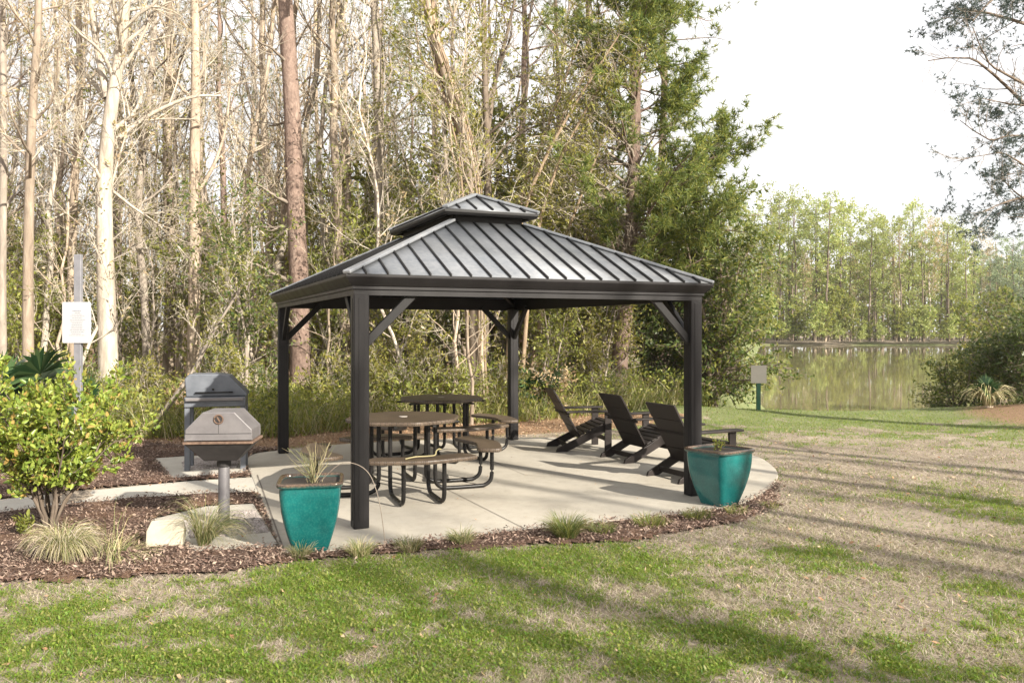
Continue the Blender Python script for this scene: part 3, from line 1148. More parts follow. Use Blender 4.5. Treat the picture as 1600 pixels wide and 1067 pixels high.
def make_planter(loc, rot, label, half, h, soil):
    p = empty('planter', loc, rot)
    tag(p, label, 'planter', 'teal glazed planters at the patio edge')
    prof = [(.56, 0.0), (.575, .01), (.60, .05), (.70, .18), (.80, .32), (.90, .50), (.965, .68), (.995, .84), (.985, .915), (.99, .925), (1.06, .935), (1.075, .955), (1.075, .985), (1.06, 1.0), (.95, 1.0), (.93, .985), (.93, .80)]
    rings = []
    for s_, z in prof:
        hw = half * s_
        rings.append([(x, y, z * h) for x, y in rsq(hw, hw * .30)])
    k = len(rings[0]); n = len(rings)
    g = Geo()
    idx = np.arange(n * k).reshape(n, k)
    f = np.stack([idx[:-1], np.roll(idx[:-1], -1, 1), np.roll(idx[1:], -1, 1), idx[1:]], -1).reshape(-1, 4)
    g.add(np.array(rings), f)
    body = g.build('pot', M['teal'], p)
    body.modifiers.new('sub', 'SUBSURF').render_levels = 1
    s = Solid(); s.prism(rsq(half * .945, half * .25), .80 * h, soil * h)
    s.build('soil', M['soil'], p, 0)
    return p


x, y, _ = W(486, 856)
make_planter((x, y, .0), R_(11), 'square teal glazed planter with dead stalks, left of the front left post', .232, .545, .945)
PL = (x, y)
x, y, _ = W(1124, 786)
make_planter((x, y, .0), R_(36), 'square teal glazed planter with a green sprig, beside the front right post', .245, .545, .945)
PR = (x, y)


# ------------------------------------------------------------------ grills
def trap_prism(wb, wt, h0, h1, h2, dep):
    """hood profile in x-z, extruded along y"""
    return [(-wb / 2, h0), (wb / 2, h0), (wb / 2, h1), (wt / 2, h2), (-wt / 2, h2), (-wb / 2, h1)]


def make_grill(loc, rot, label):
    p = empty('pedestal_grill', loc, rot)
    tag(p, label, 'grill', 'park grills by the patio')
    s = Solid(); s.cyl((0, 0, -.09), (0, 0, .57), .047, n=28)
    s.build('pedestal', M['grill_grey'], p, .002, True)
    s = Solid(); s.cyl((0, 0, .50), (0, 0, .565), .058, n=28)
    s.build('collar', M['grill_pan'], p, .003)
    s = Solid()
    a, b, c, d_ = .135, .12, .275, .20
    z0, z1 = .565, .715
    B = [(-a, -b, z0), (a, -b, z0), (a, b, z0), (-a, b, z0)]; T = [(-c, -d_, z1), (c, -d_, z1), (c, d_, z1), (-c, d_, z1)]
    s.poly([B[::-1], T] + [[B[i], B[(i + 1) % 4], T[(i + 1) % 4], T[i]] for i in range(4)])
    s.build('firebox', M['grill_pan'], p, .006)
    s = Solid(); s.box((0, 0, .728), (.575, .43, .02))
    s.build('rim', M['rust'], p, .004)
    s = Solid(); s.prism(trap_prism(.545, .26, .742, .838, .985, 0), -.19, .19, Matrix.Rotation(R_(90), 4, 'X'))
    hood = s.build('hood', M['grill_hood'], p, .008)
    s = Solid(); s.box((0, -.1915, .775), (.545, .006, .05)); s.box((0, -.1925, .755), (.56, .008, .012))
    s.build('hood_lip', M['grill_hood'], hood, .002)
    s = Solid(); s.box((0, -.1905, .803), (.54, .004, .006)); s.box((0, -.1905, .86), (.003, .002, .11))
    s.build('hood_seam', M['grill_pan'], hood, 0)
    ring = [(.036 * math.cos(t), -.1925, .925 + .036 * math.sin(t)) for t in np.linspace(0, 2 * math.pi, 25)]
    tube_obj('vent_ring', ring, .007, M['rust'], hood, 8)
    s = Solid(); s.cyl((0, -.189, .925), (0, -.1935, .925), .031, n=20); s.build('vent_hole', M['grill_pan'], hood, 0)
    s = Solid(); s.bar((-.01, -.196, .945), (.012, -.196, .905), .006, .012); s.build('vent_latch', M['rust'], hood, .001)
    return p


x, y, _ = W(350, 822)
make_grill((x, y, .02), R_(6), 'weathered grey pedestal grill with a closed hood on one round post')
# second grill: a wide box on square legs, seen at an angle
x, y, _ = W(300, 731)
g2 = empty('pedestal_grill', (x + .30, y + .02, -.01), R_(14))
tag(g2, 'blue grey grill with a sloping lid on square legs, behind the hooded pedestal grill', 'grill', 'park grills by the patio')
for lx, ly in ((-.32, -.16), (.32, -.16), (-.32, .16), (.32, .16)):
    s = Solid(); s.box((lx, ly, .38), (.062, .062, .82)); s.build('leg', M['grill_blue'], g2, .004)
s = Solid(); s.box((0, 0, .84), (.70, .44, .12)); s.build('firebox', M['grill_blue'], g2, .008)
s = Solid(); s.box((0, -.245, .875), (.66, .06, .035)); s.build('front_shelf', M['grill_hood'], g2, .004)
s = Solid()
s.prism([(-.33, .905), (.37, .905), (.36, .945), (.16, 1.15), (.05, 1.172), (-.30, 1.172), (-.345, 1.12)], -.21, .21, Matrix.Rotation(R_(90), 4, 'X'))
hood = s.build('hood', M['grill_blue'], g2, .012)
s = Solid(); s.cyl((-.02, -.212, .99), (-.02, -.235, .99), .014, n=14); s.build('knob', M['black_metal'], hood, .001)
tube_obj('handle', [(-.22, -.212, .955), (-.22, -.245, .955), (.2, -.245, .955), (.2, -.212, .955)], .009, M['black_metal'], hood, 8)
s = Solid(); s.box((.05, 0, .20), (.50, .36, .02)); s.build('lower_shelf', M['grill_pan'], g2, .003)

# ------------------------------------------------------------------ signs
x, y, _ = AT(120, 9.9)
sg = empty('rules_sign', (x, y, 0), R_(-6))
tag(sg, 'white notice board with faint printed lines on a tall grey post', 'sign')
s = Solid(); s.box((0, .03, 1.27), (.09, .05, 2.68)); s.build('post', M['sign_post_grey'], sg, .006)
s = Solid()
out = rsq(.1, .02)
pan = [(x_ * 1.83, z_ * 2.48) for x_, z_ in rsq(.1, .009)]
s.prism(pan, -.006, .006, Matrix.Translation((0, -.004, 1.785)) @ Matrix.Rotation(R_(90), 4, 'X'))
pn = s.build('sign_panel', M['sign_white'], sg, .002)
s = Solid()
rr = random.Random(4)
for k in range(15):
    z = 1.925 - k * .021
    w = (.105 if k == 0 else .07 if k == 1 else rr.uniform(.12, .20))
    th = .008 if k == 0 else .0045
    x0 = -w / 2 + rr.uniform(-.01, .01)
    # words of each printed line
    q = x0
    while q < x0 + w:
        lw = min(rr.uniform(.012, .035), x0 + w - q)
        s.box((q + lw / 2 + .01, -.0115, z), (lw, .002, th)); q += lw + .007
s.build('lettering', M['sign_grey_ink'], pn, 0)

x, y, _ = W(1185, 643)
sg = empty('shore_sign', (x, y, gz(x, y)), R_(-10))
tag(sg, 'short dark green post with a pale blank plate at the water edge', 'sign')
s = Solid(); s.box((0, 0, .26), (.085, .085, .62)); s.build('post', M['green_paint'], sg, .008)
s = Solid(); s.box((0, -.05, .74), (.31, .015, .37)); s.build('sign_panel', M['sign_dim'], sg, .004)
s = Solid(); s.box((0, 0, .74), (.05, .03, .36)); s.build('bracket', M['green_paint'], sg, .003)

# splash block / stone slab on the mulch beside the front grill pad
x, y, _ = W(260, 852)
s = Solid(); s.prism([(-.135, -.02), (.135, -.02), (.14, .12), (.12, .19), (-.11, .185), (-.14, .10)], 0, .10, Matrix.Translation((0, 0, .0)) @ Matrix.Rotation(R_(64), 4, 'X'))
o = s.build('stone_block', M['stone'], None, .009)
o.location = (x, y, -.005); o.rotation_euler = (0, 0, R_(12))
tag(o, 'cream coloured stone block leaning at the left end of the grill pad', 'stone block')


# ------------------------------------------------------------------ plant generators
def rnorm(v):
    return v / (np.linalg.norm(v, axis=-1, keepdims=True) + 1e-9)


def trunk_line(rng, H, r0, k=16, wander=.02, lean=(0, 0), taper=.75, flare=.35):
    t = np.linspace(0, 1, k)
    off = np.cumsum(rng.normal(0, wander, (k, 2)) * H / k * 3, 0)
    off -= off[0]
    P = np.zeros((k, 3))
    P[:, 0] = off[:, 0] + lean[0] * t ** 1.2; P[:, 1] = off[:, 1] + lean[1] * t ** 1.2; P[:, 2] = t * H
    R = r0 * (1 - taper * t) * (1 + flare * np.exp(-t * H / .45))
    return P[None], R[None]


def spawn(rng, P, R, m, t0, t1, a0, a1, L, k=5, wander=.12, up=.0, rs=.55, rmin=.003, tip=.3, az=None):
    N, kk = P.shape[:2]
    t = t0 + (t1 - t0) * (np.arange(m)[None] + rng.random((N, m))) / m
    f = t * (kk - 1); i = np.minimum(f.astype(int), kk - 2); f = f - i
    n = np.arange(N)[:, None]
    base = P[n, i] * (1 - f)[..., None] + P[n, i + 1] * f[..., None]
    tan = rnorm(P[n, i + 1] - P[n, i])
    rad = R[n, i] * (1 - f) + R[n, i + 1] * f
    rv = rng.normal(0, 1, (N, m, 3))
    if az is not None:
        rv = np.asarray(az)[None, None, :] + rv * .8
    perp = rnorm(rv - tan * np.sum(rv * tan, -1, keepdims=True))
    a = rng.uniform(a0, a1, (N, m, 1))
    d = np.cos(a) * tan + np.sin(a) * perp
    Ls = L(t, rng) if callable(L) else np.full((N, m), L)
    if Ls.ndim == 1: Ls = np.broadcast_to(Ls, (N, m))
    pts = [base]
    dd = d
    for _ in range(k - 1):
        dd = rnorm(dd + rng.normal(0, wander, dd.shape) + np.array([0, 0, up]))
        pts.append(pts[-1] + dd * (Ls / (k - 1))[..., None])
    P2 = np.stack(pts, 2).reshape(N * m, k, 3)
    r0 = np.maximum(rad * rs, rmin).reshape(-1)
    R2 = r0[:, None] * np.linspace(1, tip, k)[None]
    return P2, R2


def on_lines(rng, P, n, t0=.2, t1=1.0, jit=.03):
    N, k = P.shape[:2]
    t = rng.uniform(t0, t1, (N, n)) * (k - 1)
    i = np.minimum(t.astype(int), k - 2); f = (t - i)[..., None]
    m = np.arange(N)[:, None]
    q = P[m, i] * (1 - f) + P[m, i + 1] * f
    d = rnorm(P[m, i + 1] - P[m, i])
    return (q + rng.normal(0, jit, q.shape)).reshape(-1, 3), d.reshape(-1, 3)


def leaf_quads(rng, pos, dirs, L0, L1, asp=.45, droop=0.0, spread=.9, fold=.15):
    n = len(pos)
    ax = rnorm(dirs * .5 + rng.normal(0, spread, (n, 3)) + np.array([0, 0, -droop]))
    rv = rng.normal(0, 1, (n, 3)) + np.array([0, 0, .6])
    side = rnorm(np.cross(ax, rv))
    nr = np.cross(side, ax)
    L = rng.uniform(L0, L1, (n, 1)); w = L * asp * rng.uniform(.75, 1.2, (n, 1)) * .5
    mid = pos + ax * L * .48
    return np.stack([pos, mid - side * w + nr * w * fold, pos + ax * L, mid + side * w + nr * w * fold], 1)


def leaf_folded(rng, pos, dirs, L0, L1, asp=.5, droop=0., spread=.7):
    """two-sided folded leaf: 6 points, 2 quads"""
    n = len(pos)
    ax = rnorm(dirs * .7 + rng.normal(0, spread, (n, 3)) + np.array([0, 0, -droop]))
    rv = rng.normal(0, .8, (n, 3)) + np.array([0, 0, 1.])
    side = rnorm(np.cross(ax, rv)); nr = np.cross(side, ax)
    L = rng.uniform(L0, L1, (n, 1)); w = L * asp * .5
    tipd = nr * -L * rng.uniform(0, .25, (n, 1))
    b = pos; c1 = pos + ax * L * .5; tp = pos + ax * L + tipd
    s1 = pos + ax * L * .32 + side * w + nr * w * .35; s2 = pos + ax * L * .7 + side * w * .8 + nr * w * .25 + tipd * .4
    r1 = pos + ax * L * .32 - side * w + nr * w * .35; r2 = pos + ax * L * .7 - side * w * .8 + nr * w * .25 + tipd * .4
    Vt = np.stack([b, s1, s2, tp, r2, r1], 1).reshape(-1, 3)
    f = np.array([[0, 1, 2, 3], [0, 3, 4, 5]])
    return Vt, (f[None] + (np.arange(n) * 6)[:, None, None]).reshape(-1, 4)


def needle_tufts(rng, pos, dirs, nn, L0, L1, w, spread=.75):
    """bursts of needles as thin triangles"""
    n = len(pos)
    p = np.repeat(pos, nn, 0); d = np.repeat(dirs, nn, 0)
    ax = rnorm(d * .7 + rng.normal(0, spread, p.shape))
    side = rnorm(np.cross(ax, rng.normal(0, 1, p.shape)))
    L = rng.uniform(L0, L1, (len(p), 1))
    return np.stack([p - side * w / 2, p + side * w / 2, p + ax * L], 1)


def tree_obj(name, trunk, tmat, crown, cmats):
    """prototype of a tree: Empty at the base, children trunk and crown (not linked until placed)"""
    return (name, trunk.mesh(name + '_trunk', [tmat] if not isinstance(tmat, list) else tmat), crown.mesh(name + '_crown', cmats, smooth=False) if crown else None)


def place(proto, loc, rz, sc, label, cat, group=None):
    name, tm, cm = proto
    o = empty(name, (loc[0], loc[1], loc[2] if len(loc) > 2 and loc[2] else gz(loc[0], loc[1]) - .03), rz, sc)
    tag(o, label, cat, group)
    link(bpy.data.objects.new('trunk', tm), o)
    if cm: link(bpy.data.objects.new('crown', cm), o)
    return o


def bare_tree(seed, H, r0, bark, twig, leaf, nlimb=18, t0=.25, lean=(0, 0), wander=.02, leafn=1.0, lsize=.07, P=None, R=None, extra=None, limbL=.24, name='bare_tree'):
    rng = np.random.default_rng(seed)
    tr = Geo(); cr = Geo()
    if P is None: P, R = trunk_line(rng, H, r0, 16, wander, lean)
    tr.tubes(P, R, 9)
    l1 = spawn(rng, P, R, nlimb, t0, .98, .5, 1.15, lambda t, r: H * limbL * (1.15 - t * .75) * r.uniform(.5, 1.25, t.shape), 7, .16, .10, .42, .012)
    tr.tubes(*l1, 5)
    if extra is not None:
        for e, er in extra:
            ep = smooth_path(e, 4)
            k = len(ep)
            Pe = ep[None]; Re = (er * np.linspace(1, .35, k))[None]
            tr.tubes(Pe, Re, 7)
            sub = spawn(rng, Pe, Re, 7, .25, 1, .4, 1.1, lambda t, r: r.uniform(.5, 1.6, t.shape), 7, .16, .06, .5, .009)
            tr.tubes(*sub, 4)
            l1 = (np.concatenate([l1[0], sub[0]]), np.concatenate([l1[1], sub[1]]))
    l2 = spawn(rng, *l1, 6, .2, 1, .35, 1.0, lambda t, r: r.uniform(.35, 1.5, t.shape) * H / 16, 5, .18, .08, .5, .006)
    cr.tubes(*l2, 4, 1)
    l3 = spawn(rng, *l2, 5, .2, 1, .3, 1.0, lambda t, r: r.uniform(.2, .75, t.shape) * H / 16, 4, .2, .06, .6, .0042)
    cr.tubes(*l3, 3, 1)
    if leafn:
        n = max(1, int(len(l3[0]) * leafn))
        sel = rng.choice(len(l3[0]), n)
        pos, dr = on_lines(rng, l3[0][sel], 2)
        cr.quads(leaf_quads(rng, pos, dr, lsize * .6, lsize * 1.3), 0)
    return tree_obj(name, tr, bark, cr, [leaf, twig])


def pine_tree(seed, H, r0, bark, needle, t0=.45, nlimb=26, lean=(0, 0), wander=.015, L=.2, tuft=14, nl=(.12, .24), nw=.012, per=5, sub=7, P=None, R=None, az=None, name='pine_tree', dead=0, twig='twig_grey'):
    rng = np.random.default_rng(seed)
    tr = Geo(); cr = Geo()
    if P is None: P, R = trunk_line(rng, H, r0, 18, wander, lean)
    tr.tubes(P, R, 10)
    l1 = spawn(rng, P, R, nlimb, t0, .99, .9, 1.5, lambda t, r: H * L * (1.12 - (t - t0) / (1 - t0) * .85) * r.uniform(.5, 1.2, t.shape), 7, .12, .05, .4, .012, az=az)
    tr.tubes(*l1, 5)
    l2 = spawn(rng, *l1, sub, .3, 1, .4, 1.0, lambda t, r: H * L * .33 * r.uniform(.4, 1.2, t.shape), 4, .15, .08, .5, .006)
    cr.tubes(*l2, 4, 1)
    pos, dr = on_lines(rng, l2[0], per, .3, 1.02, .04)
    cr.tris(needle_tufts(rng, pos, dr, tuft, nl[0], nl[1], nw), 0)
    if dead:
        d1 = spawn(rng, P, R, dead, .12, .6, .9, 1.6, lambda t, r: H * .13 * r.uniform(.5, 1.3, t.shape), 6, .16, -.02, .3, .010)
        cr.tubes(*d1, 4, 1)
        d2 = spawn(rng, *d1, 7, .25, 1, .4, 1.1, lambda t, r: r.uniform(.3, .9, t.shape), 5, .2, 0, .5, .005)
        cr.tubes(*d2, 3, 1)
        d3 = spawn(rng, *d2, 4, .25, 1, .4, 1.1, lambda t, r: r.uniform(.15, .5, t.shape), 4, .2, 0, .5, .0035)
        cr.tubes(*d3, 3, 1)
    return tree_obj(name, tr, bark, cr, [needle, M[twig]])


def leafy_tree(seed, H, spread, bark, leaf, nstem=4, nl2=9, nl3=7, per=6, lsize=(.05, .10), r0=.045, t0=.2, droop=.2, twig='twig_grey', name='evergreen_tree', asp=.42, up=.05):
    rng = np.random.default_rng(seed)
    tr = Geo(); cr = Geo()
    Ps = []; Rs = []
    for k in range(nstem):
        a = rng.uniform(0, 6.28)
        P, R = trunk_line(rng, H * rng.uniform(.75, 1), r0 * rng.uniform(.6, 1.1), 10, .05, (math.cos(a) * spread * rng.uniform(.15, .6), math.sin(a) * spread * rng.uniform(.15, .6)))
        P = P + np.array([math.cos(a), math.sin(a), 0]) * r0 * 1.1
        Ps.append(P); Rs.append(R)
    P = np.concatenate(Ps); R = np.concatenate(Rs)
    tr.tubes(P, R, 7)
    l1 = spawn(rng, P, R, nl2, t0, 1, .6, 1.4, lambda t, r: spread * (1.1 - .55 * t) * r.uniform(.4, 1.0, t.shape), 6, .15, up, .45, .006)
    tr.tubes(*l1, 4)
    l2 = spawn(rng, *l1, nl3, .2, 1, .4, 1.1, lambda t, r: spread * .38 * r.uniform(.4, 1.1, t.shape), 4, .2, .04, .5, .004)
    cr.tubes(*l2, 3, 1)
    pos, dr = on_lines(rng, l2[0], per, .15, 1.02, .035)
    cr.quads(leaf_quads(rng, pos, dr, lsize[0], lsize[1], asp, droop), 0)
    return tree_obj(name, tr, bark, cr, [leaf, M[twig]])


def grass_geo(rng, n, rad, L0, L1, w, droop, g, mi=0, center=(0, 0), lean=(0, 0), seg=5, up=1.0):
    """tuft of arching ribbon blades"""
    a = rng.uniform(0, 6.283, n); r = rad * np.sqrt(rng.random(n))
    base = np.stack([center[0] + r * np.cos(a), center[1] + r * np.sin(a), np.zeros(n)], -1)
    b = a + rng.normal(0, .7, n)
    h = np.stack([np.cos(b) + lean[0], np.sin(b) + lean[1], np.zeros(n)], -1) * rng.uniform(.2, .8, (n, 1))
    d = rnorm(h + np.array([0, 0, up]))
    L = rng.uniform(L0, L1, (n, 1)) / seg
    side = rnorm(np.cross(d, np.array([0, 0, 1.])) + rng.normal(0, .2, (n, 3)))
    pts = [base]
    for k in range(seg):
        pts.append(pts[-1] + d * L)
        d = rnorm(d + np.array([0, 0, -droop]) * (k + 1) / seg + h * .06)
    V = []
    for k, p in enumerate(pts):
        ww = w * (1 - (k / seg) ** 2) * .5 + .0004
        V.append(np.stack([p - side * ww, p + side * ww], 1))
    V = np.stack(V, 1)                       # n, seg+1, 2, 3
    V[..., 2] = np.maximum(V[..., 2], .004)
    idx = np.arange(n * (seg + 1) * 2).reshape(n, seg + 1, 2)
    f = np.stack([idx[:, :-1, 0], idx[:, :-1, 1], idx[:, 1:, 1], idx[:, 1:, 0]], -1).reshape(-1, 4)
    g.add(V, f, mi)


def fan_palm(seed, nf, stemL, fanR, mat):
    rng = np.random.default_rng(seed)
    tr = Geo(); cr = Geo()
    for k in range(nf):
        a = k / nf * 6.283 + rng.uniform(-.4, .4)
        el = rng.uniform(1.0, 1.48)
        d = np.array([math.cos(a) * math.cos(el), math.sin(a) * math.cos(el), math.sin(el)])
        L = stemL * rng.uniform(.6, 1.1)
        P = np.array([d * L * t + np.array([0, 0, -.12 * t * t]) * L for t in np.linspace(0, 1, 6)])
        tr.tubes(P[None], np.linspace(.012, .006, 6)[None], 5)
        c = P[-1]; f = rnorm(P[-1] - P[-2] + rng.normal(0, .15, 3))
        s = rnorm(np.cross(f, [0, 0, 1.]) + rng.normal(0, .25, 3)); u = np.cross(s, f)
        nb = 26
        for j in range(nb):
            t = (j / (nb - 1) - .5) * 2 * 1.75
            dd = f * math.cos(t) + s * math.sin(t) + u * .12 * rng.uniform(-.5, 1)
            LL = fanR * (.75 + .25 * math.cos(t)) * rng.uniform(.9, 1.05)
            w = .026 * fanR / .5
            q = np.cross(dd, u); q = q / np.linalg.norm(q)
            m = c + dd * LL * .55 + u * .02
            tip = c + dd * LL - np.array([0, 0, .12]) * LL
            cr.quads([[c, m - q * w + u * .008, tip, m + q * w + u * .008]])
    return tr, cr


# ------------------------------------------------------------------ near planting
# leafy shrub in the left foreground
rng = np.random.default_rng(5)
x, y, _ = AT(78, 7.0)
shr = empty('leafy_shrub', (x, y, 0), 0, (.93, .93, .95))
tag(shr, 'round yellow green leafy shrub in the left foreground in front of the white sign', 'shrub')
tr = Geo(); cr = Geo()
Ps, Rs = [], []
for k in range(15):
    a = k / 15 * 6.283 + rng.uniform(-.3, .3)
    rr_ = rng.uniform(.15, .66)
    P, R = trunk_line(rng, rng.uniform(.75, 1.2), .015, 9, .05, (math.cos(a) * rr_, math.sin(a) * rr_), .7, .3)
    P = P + np.array([math.cos(a) * .03, math.sin(a) * .03, 0])
    Ps.append(P); Rs.append(R)
P = np.concatenate(Ps); R = np.concatenate(Rs)
tr.tubes(P, R, 7)
l1 = spawn(rng, P, R, 8, .28, 1, .5, 1.3, lambda t, r: r.uniform(.15, .42, t.shape), 5, .15, .12, .5, .004)
tr.tubes(*l1, 5)
l2 = spawn(rng, *l1, 4, .3, 1, .4, 1.0, lambda t, r: r.uniform(.08, .2, t.shape), 4, .15, .15, .6, .0025)
cr.tubes(*l2, 4, 1)
pos, dr = on_lines(rng, l2[0], 25, .05, 1.04, .02)
keep = pos[:, 2] > .26 + .16 * rng.random(len(pos))
cr.add(*leaf_folded(rng, pos[keep], dr[keep], .025, .078, .5, -.45), 0)
tr.build('trunk', M['bark_dark'], shr)
cr.build('crown', [M['bush_leaf'], M['twig_grey']], shr, smooth=False)

# low leafy sprout at the far left edge
def sprout(name, px, py, h, n, mat, label, cat, group=None, ls=(.03, .07), spread=.7):
    rng = np.random.default_rng(int(px * 7 + py) % 100000)
    x, y, _ = W(px, py)
    o = empty(name, (x, y, gz(x, y) + .01), 0)
    tag(o, label, cat, group)
    tr = Geo(); cr = Geo()
    Ps, Rs = [], []
    for k in range(n):
        a = rng.uniform(0, 6.283); s_ = rng.uniform(.1, .6) * h * spread
        P, R = trunk_line(rng, h * rng.uniform(.5, 1), .004, 6, .04, (math.cos(a) * s_, math.sin(a) * s_), .6, 0)
        Ps.append(P); Rs.append(R)
    P = np.concatenate(Ps); R = np.concatenate(Rs)
    tr.tubes(P, R, 5); tr.build('stem', M['bark_dark'], o)
    pos, dr = on_lines(rng, P, 12, .25, 1.05, .015)
    cr.add(*leaf_folded(rng, pos, dr, ls[0], ls[1], .4), 0)
    cr.build('foliage', mat, o, smooth=False)
    return o


sprout('seedling', 38, 838, .17, 12, M['leaf_bright'], 'low broad leaved seedling growing in mulch at the far left', 'plant')
sprout('planter_weed', 1122, 786, .14, 9, M['leaf_bright'], 'green sprig sprouting from the right teal planter', 'plant', ls=(.02, .04)).location.z = .50


def clump(px, py, n, rad, L0, L1, w, droop, mats, label, lean=(0, 0), cat='grass clump', group=None, name='grass_clump', z=0.015, d_=None, up=1.0):
    rng = np.random.default_rng(int(px * 13 + py * 3))
    x, y, _ = W(px, py)
    g = Geo()
    for mi in range(len(mats)):
        grass_geo(rng, n // len(mats), rad, L0, L1, w, droop, g, mi, lean=lean, up=up)
    o = g.build(name, mats, smooth=False)
    o.location = (x, y, gz(x, y) + z)
    tag(o, label, cat, group)
    return o


clump(98, 876, 1100, .07, .24, .46, .003, 1.25, [M['grass_pale'], M['grass_clump'], M['grass_dry']], 'pale straw coloured ornamental grass clump flopping at the foot of the leafy shrub', (.35, 0), up=1.5)
clump(318, 852, 420, .04, .32, .56, .003, 1.0, [M['grass_clump'], M['grass_clump'], M['grass_pale']], 'green arching grass clump over the front border of the grill pad', (.45, .1), up=1.1)
clump(190, 868, 350, .12, .20, .48, .003, 1.0, [M['grass_pale'], M['grass_clump']], 'flattened pale grass lying beside the stone block', (1.0, .1), up=.18)
clump(884, 842, 800, .075, .15, .28, .0035, .5, [M['grass_clump'], M['leaf_green'], M['grass_clump']], 'dense dark green grass clump at the patio edge near its front centre')
LIR = 'small weedy tufts along the patio edge'
for px, py, n, rad, L, mats, lab in (
        (470, 872, 120, .06, .14, ['grass_clump', 'grass_pale'], 'yellowish tuft at the foot of the left teal planter'),
        (562, 868, 170, .07, .15, ['grass_clump', 'grass_pale'], 'yellow green tuft right of the front left post'),
        (640, 860, 150, .08, .13, ['grass_clump', 'grass_pale'], 'straggly tuft below the front bench of the nearer table'),
        (722, 852, 200, .075, .16, ['grass_clump', 'grass_pale', 'grass_clump'], 'rounded yellow green tuft midway along the front mulch strip'),
        (940, 832, 150, .10, .12, ['grass_clump', 'leaf_green'], 'low green tuft just right of the dense dark green clump'),
        (1015, 822, 190, .13, .13, ['leaf_bright', 'grass_clump'], 'broad low green tuft below the front right post'),
        (1090, 812, 170, .11, .12, ['leaf_bright', 'grass_clump'], 'green tuft left of the right teal planter'),
        (1150, 803, 120, .10, .09, ['leaf_bright', 'grass_clump'], 'low tuft in front of the right teal planter'),
        (1200, 792, 80, .09, .07, ['leaf_bright', 'grass_clump'], 'bright weedy tuft at the right end of the mulch strip')):
    clump(px, py, int(n * 1.7), rad, L * .5, L * 1.15, .004, .55, [M[m] for m in mats], lab, cat='grass tuft', group=LIR, name='grass_tuft')

# dead stalks in the left planter
rng = np.random.default_rng(8)
o = empty('dried_plant', (PL[0] + .03, PL[1] - .02, .505), 0)
tag(o, 'bleached dead stalks standing in the left teal planter', 'plant')
P, R = [], []
for k in range(26):
    a = rng.uniform(0, 6.283); s_ = rng.uniform(.04, .2)
    p, r = trunk_line(rng, rng.uniform(.12, .34), .0035, 8, .05, (math.cos(a) * s_ , math.sin(a) * s_), .5, 0)
    P.append(p); R.append(r)
P = np.concatenate(P); R = np.concatenate(R)
g = Geo(); g.tubes(P, R, 5)
l1 = spawn(rng, P, R, 5, .35, 1, .3, 1.0, lambda t, r: r.uniform(.04, .12, t.shape), 4, .2, .05, .6, .0015)
g.tubes(*l1, 3)
g.build('stalk', M['grass_pale'], o)
g = Geo(); grass_geo(rng, 18, .06, .05, .11, .004, .5, g); g.build('foliage', M['grass_pale'], o, smooth=False)
wire = smooth_path([(.05, 0, .02), (.22, .0, .16), (.40, .02, .10), (.50, .0, -.12), (.56, -.02, -.50)], 6)
tube_obj('arched_stem', wire, .003, M['twig_grey'], o, 5)

# pale stick on the front bench
bx, by = -1.16 + .93 * math.cos(R_(-70)), 8.72 + .93 * math.sin(R_(-70))
stk = smooth_path([(-.14, -.05, .0), (-.05, .0, .012), (.06, .04, .012), (.13, .06, .02), (.14, .075, .055), (.165, .08, .075), (.19, .08, .07)], 5)
o = tube_obj('stick', stk, .007, M['sign_dim'], None, 7)
o.location = (bx - .03, by - .02, .473); o.data.materials[0] = M['grass_pale']
tag(o, 'pale curved stick lying on the front bench of the nearer table', 'stick')

# ------------------------------------------------------------------ forest prototypes
bareP = [bare_tree(100 + i, 15 + i % 3, .085 + .012 * (i % 3), M[b], M[t], M[lf], nlimb=15 + i, t0=.22, wander=.035, leafn=ln, lean=((i % 3 - 1) * .9, (i % 2 - .5) * .6), limbL=.2)
         for i, (b, t, lf, ln) in enumerate((('bark_pale', 'twig_tan', 'leaf_bud', .35), ('bark_tan', 'twig_tan', 'leaf_olive', .5), ('bark_tan', 'twig_tan', 'leaf_bud', .4),
                                             ('bark_grey', 'twig_tan', 'leaf_olive', .7), ('bark_dark', 'twig_grey', 'leaf_bud', .2), ('bark_tan', 'twig_tan', 'leaf_bright', .6)))]
sapP = [bare_tree(140 + i, 8, .04, M[b], M['twig_tan'], M[lf], nlimb=20, t0=.12, wander=.06, leafn=ln, lsize=.085, lean=((i - 1.5) * .8, .3), limbL=.26, name='sapling')
        for i, (b, lf, ln) in enumerate((('bark_pale', 'leaf_bud', .5), ('bark_tan', 'leaf_olive', 1.2), ('bark_tan', 'leaf_bright', 1.0), ('bark_grey', 'leaf_olive', .8)))]
pineP = [pine_tree(160 + i, 17 + i, .15, M['bark_red'], M[nm], t0=.5, nlimb=24, L=.17, nw=.014, dead=8) for i, nm in enumerate(('needle', 'needle_yellow', 'needle'))]
everP = [leafy_tree(180 + i, H, sp, M['bark_grey'], M[lf], nstem=ns, nl2=11, nl3=9, per=8, lsize=ls, droop=dr)
         for i, (H, sp, lf, ns, ls, dr) in enumerate(((3.6, 1.3, 'leaf_bright', 4, (.07, .13), .2), (3.0, 1.2, 'leaf_olive', 4, (.06, .12), .1), (4.4, 1.5, 'leaf_green', 5, (.06, .12), .3), (2.4, 1.1, 'leaf_bright', 4, (.06, .11), .1)))]
brushP = [leafy_tree(200 + i, H, sp, M['bark_grey'], M[lf], nstem=7, nl2=6, nl3=5, per=5, lsize=(.05, .10), r0=.012, t0=.15, droop=-.1, twig='twig_tan', name='wild_shrub', asp=.35)
          for i, (H, sp, lf) in enumerate(((1.1, .55, 'leaf_olive'), (.85, .55, 'leaf_bright'), (1.3, .6, 'leaf_green'), (.8, .5, 'dead_leaf')))]

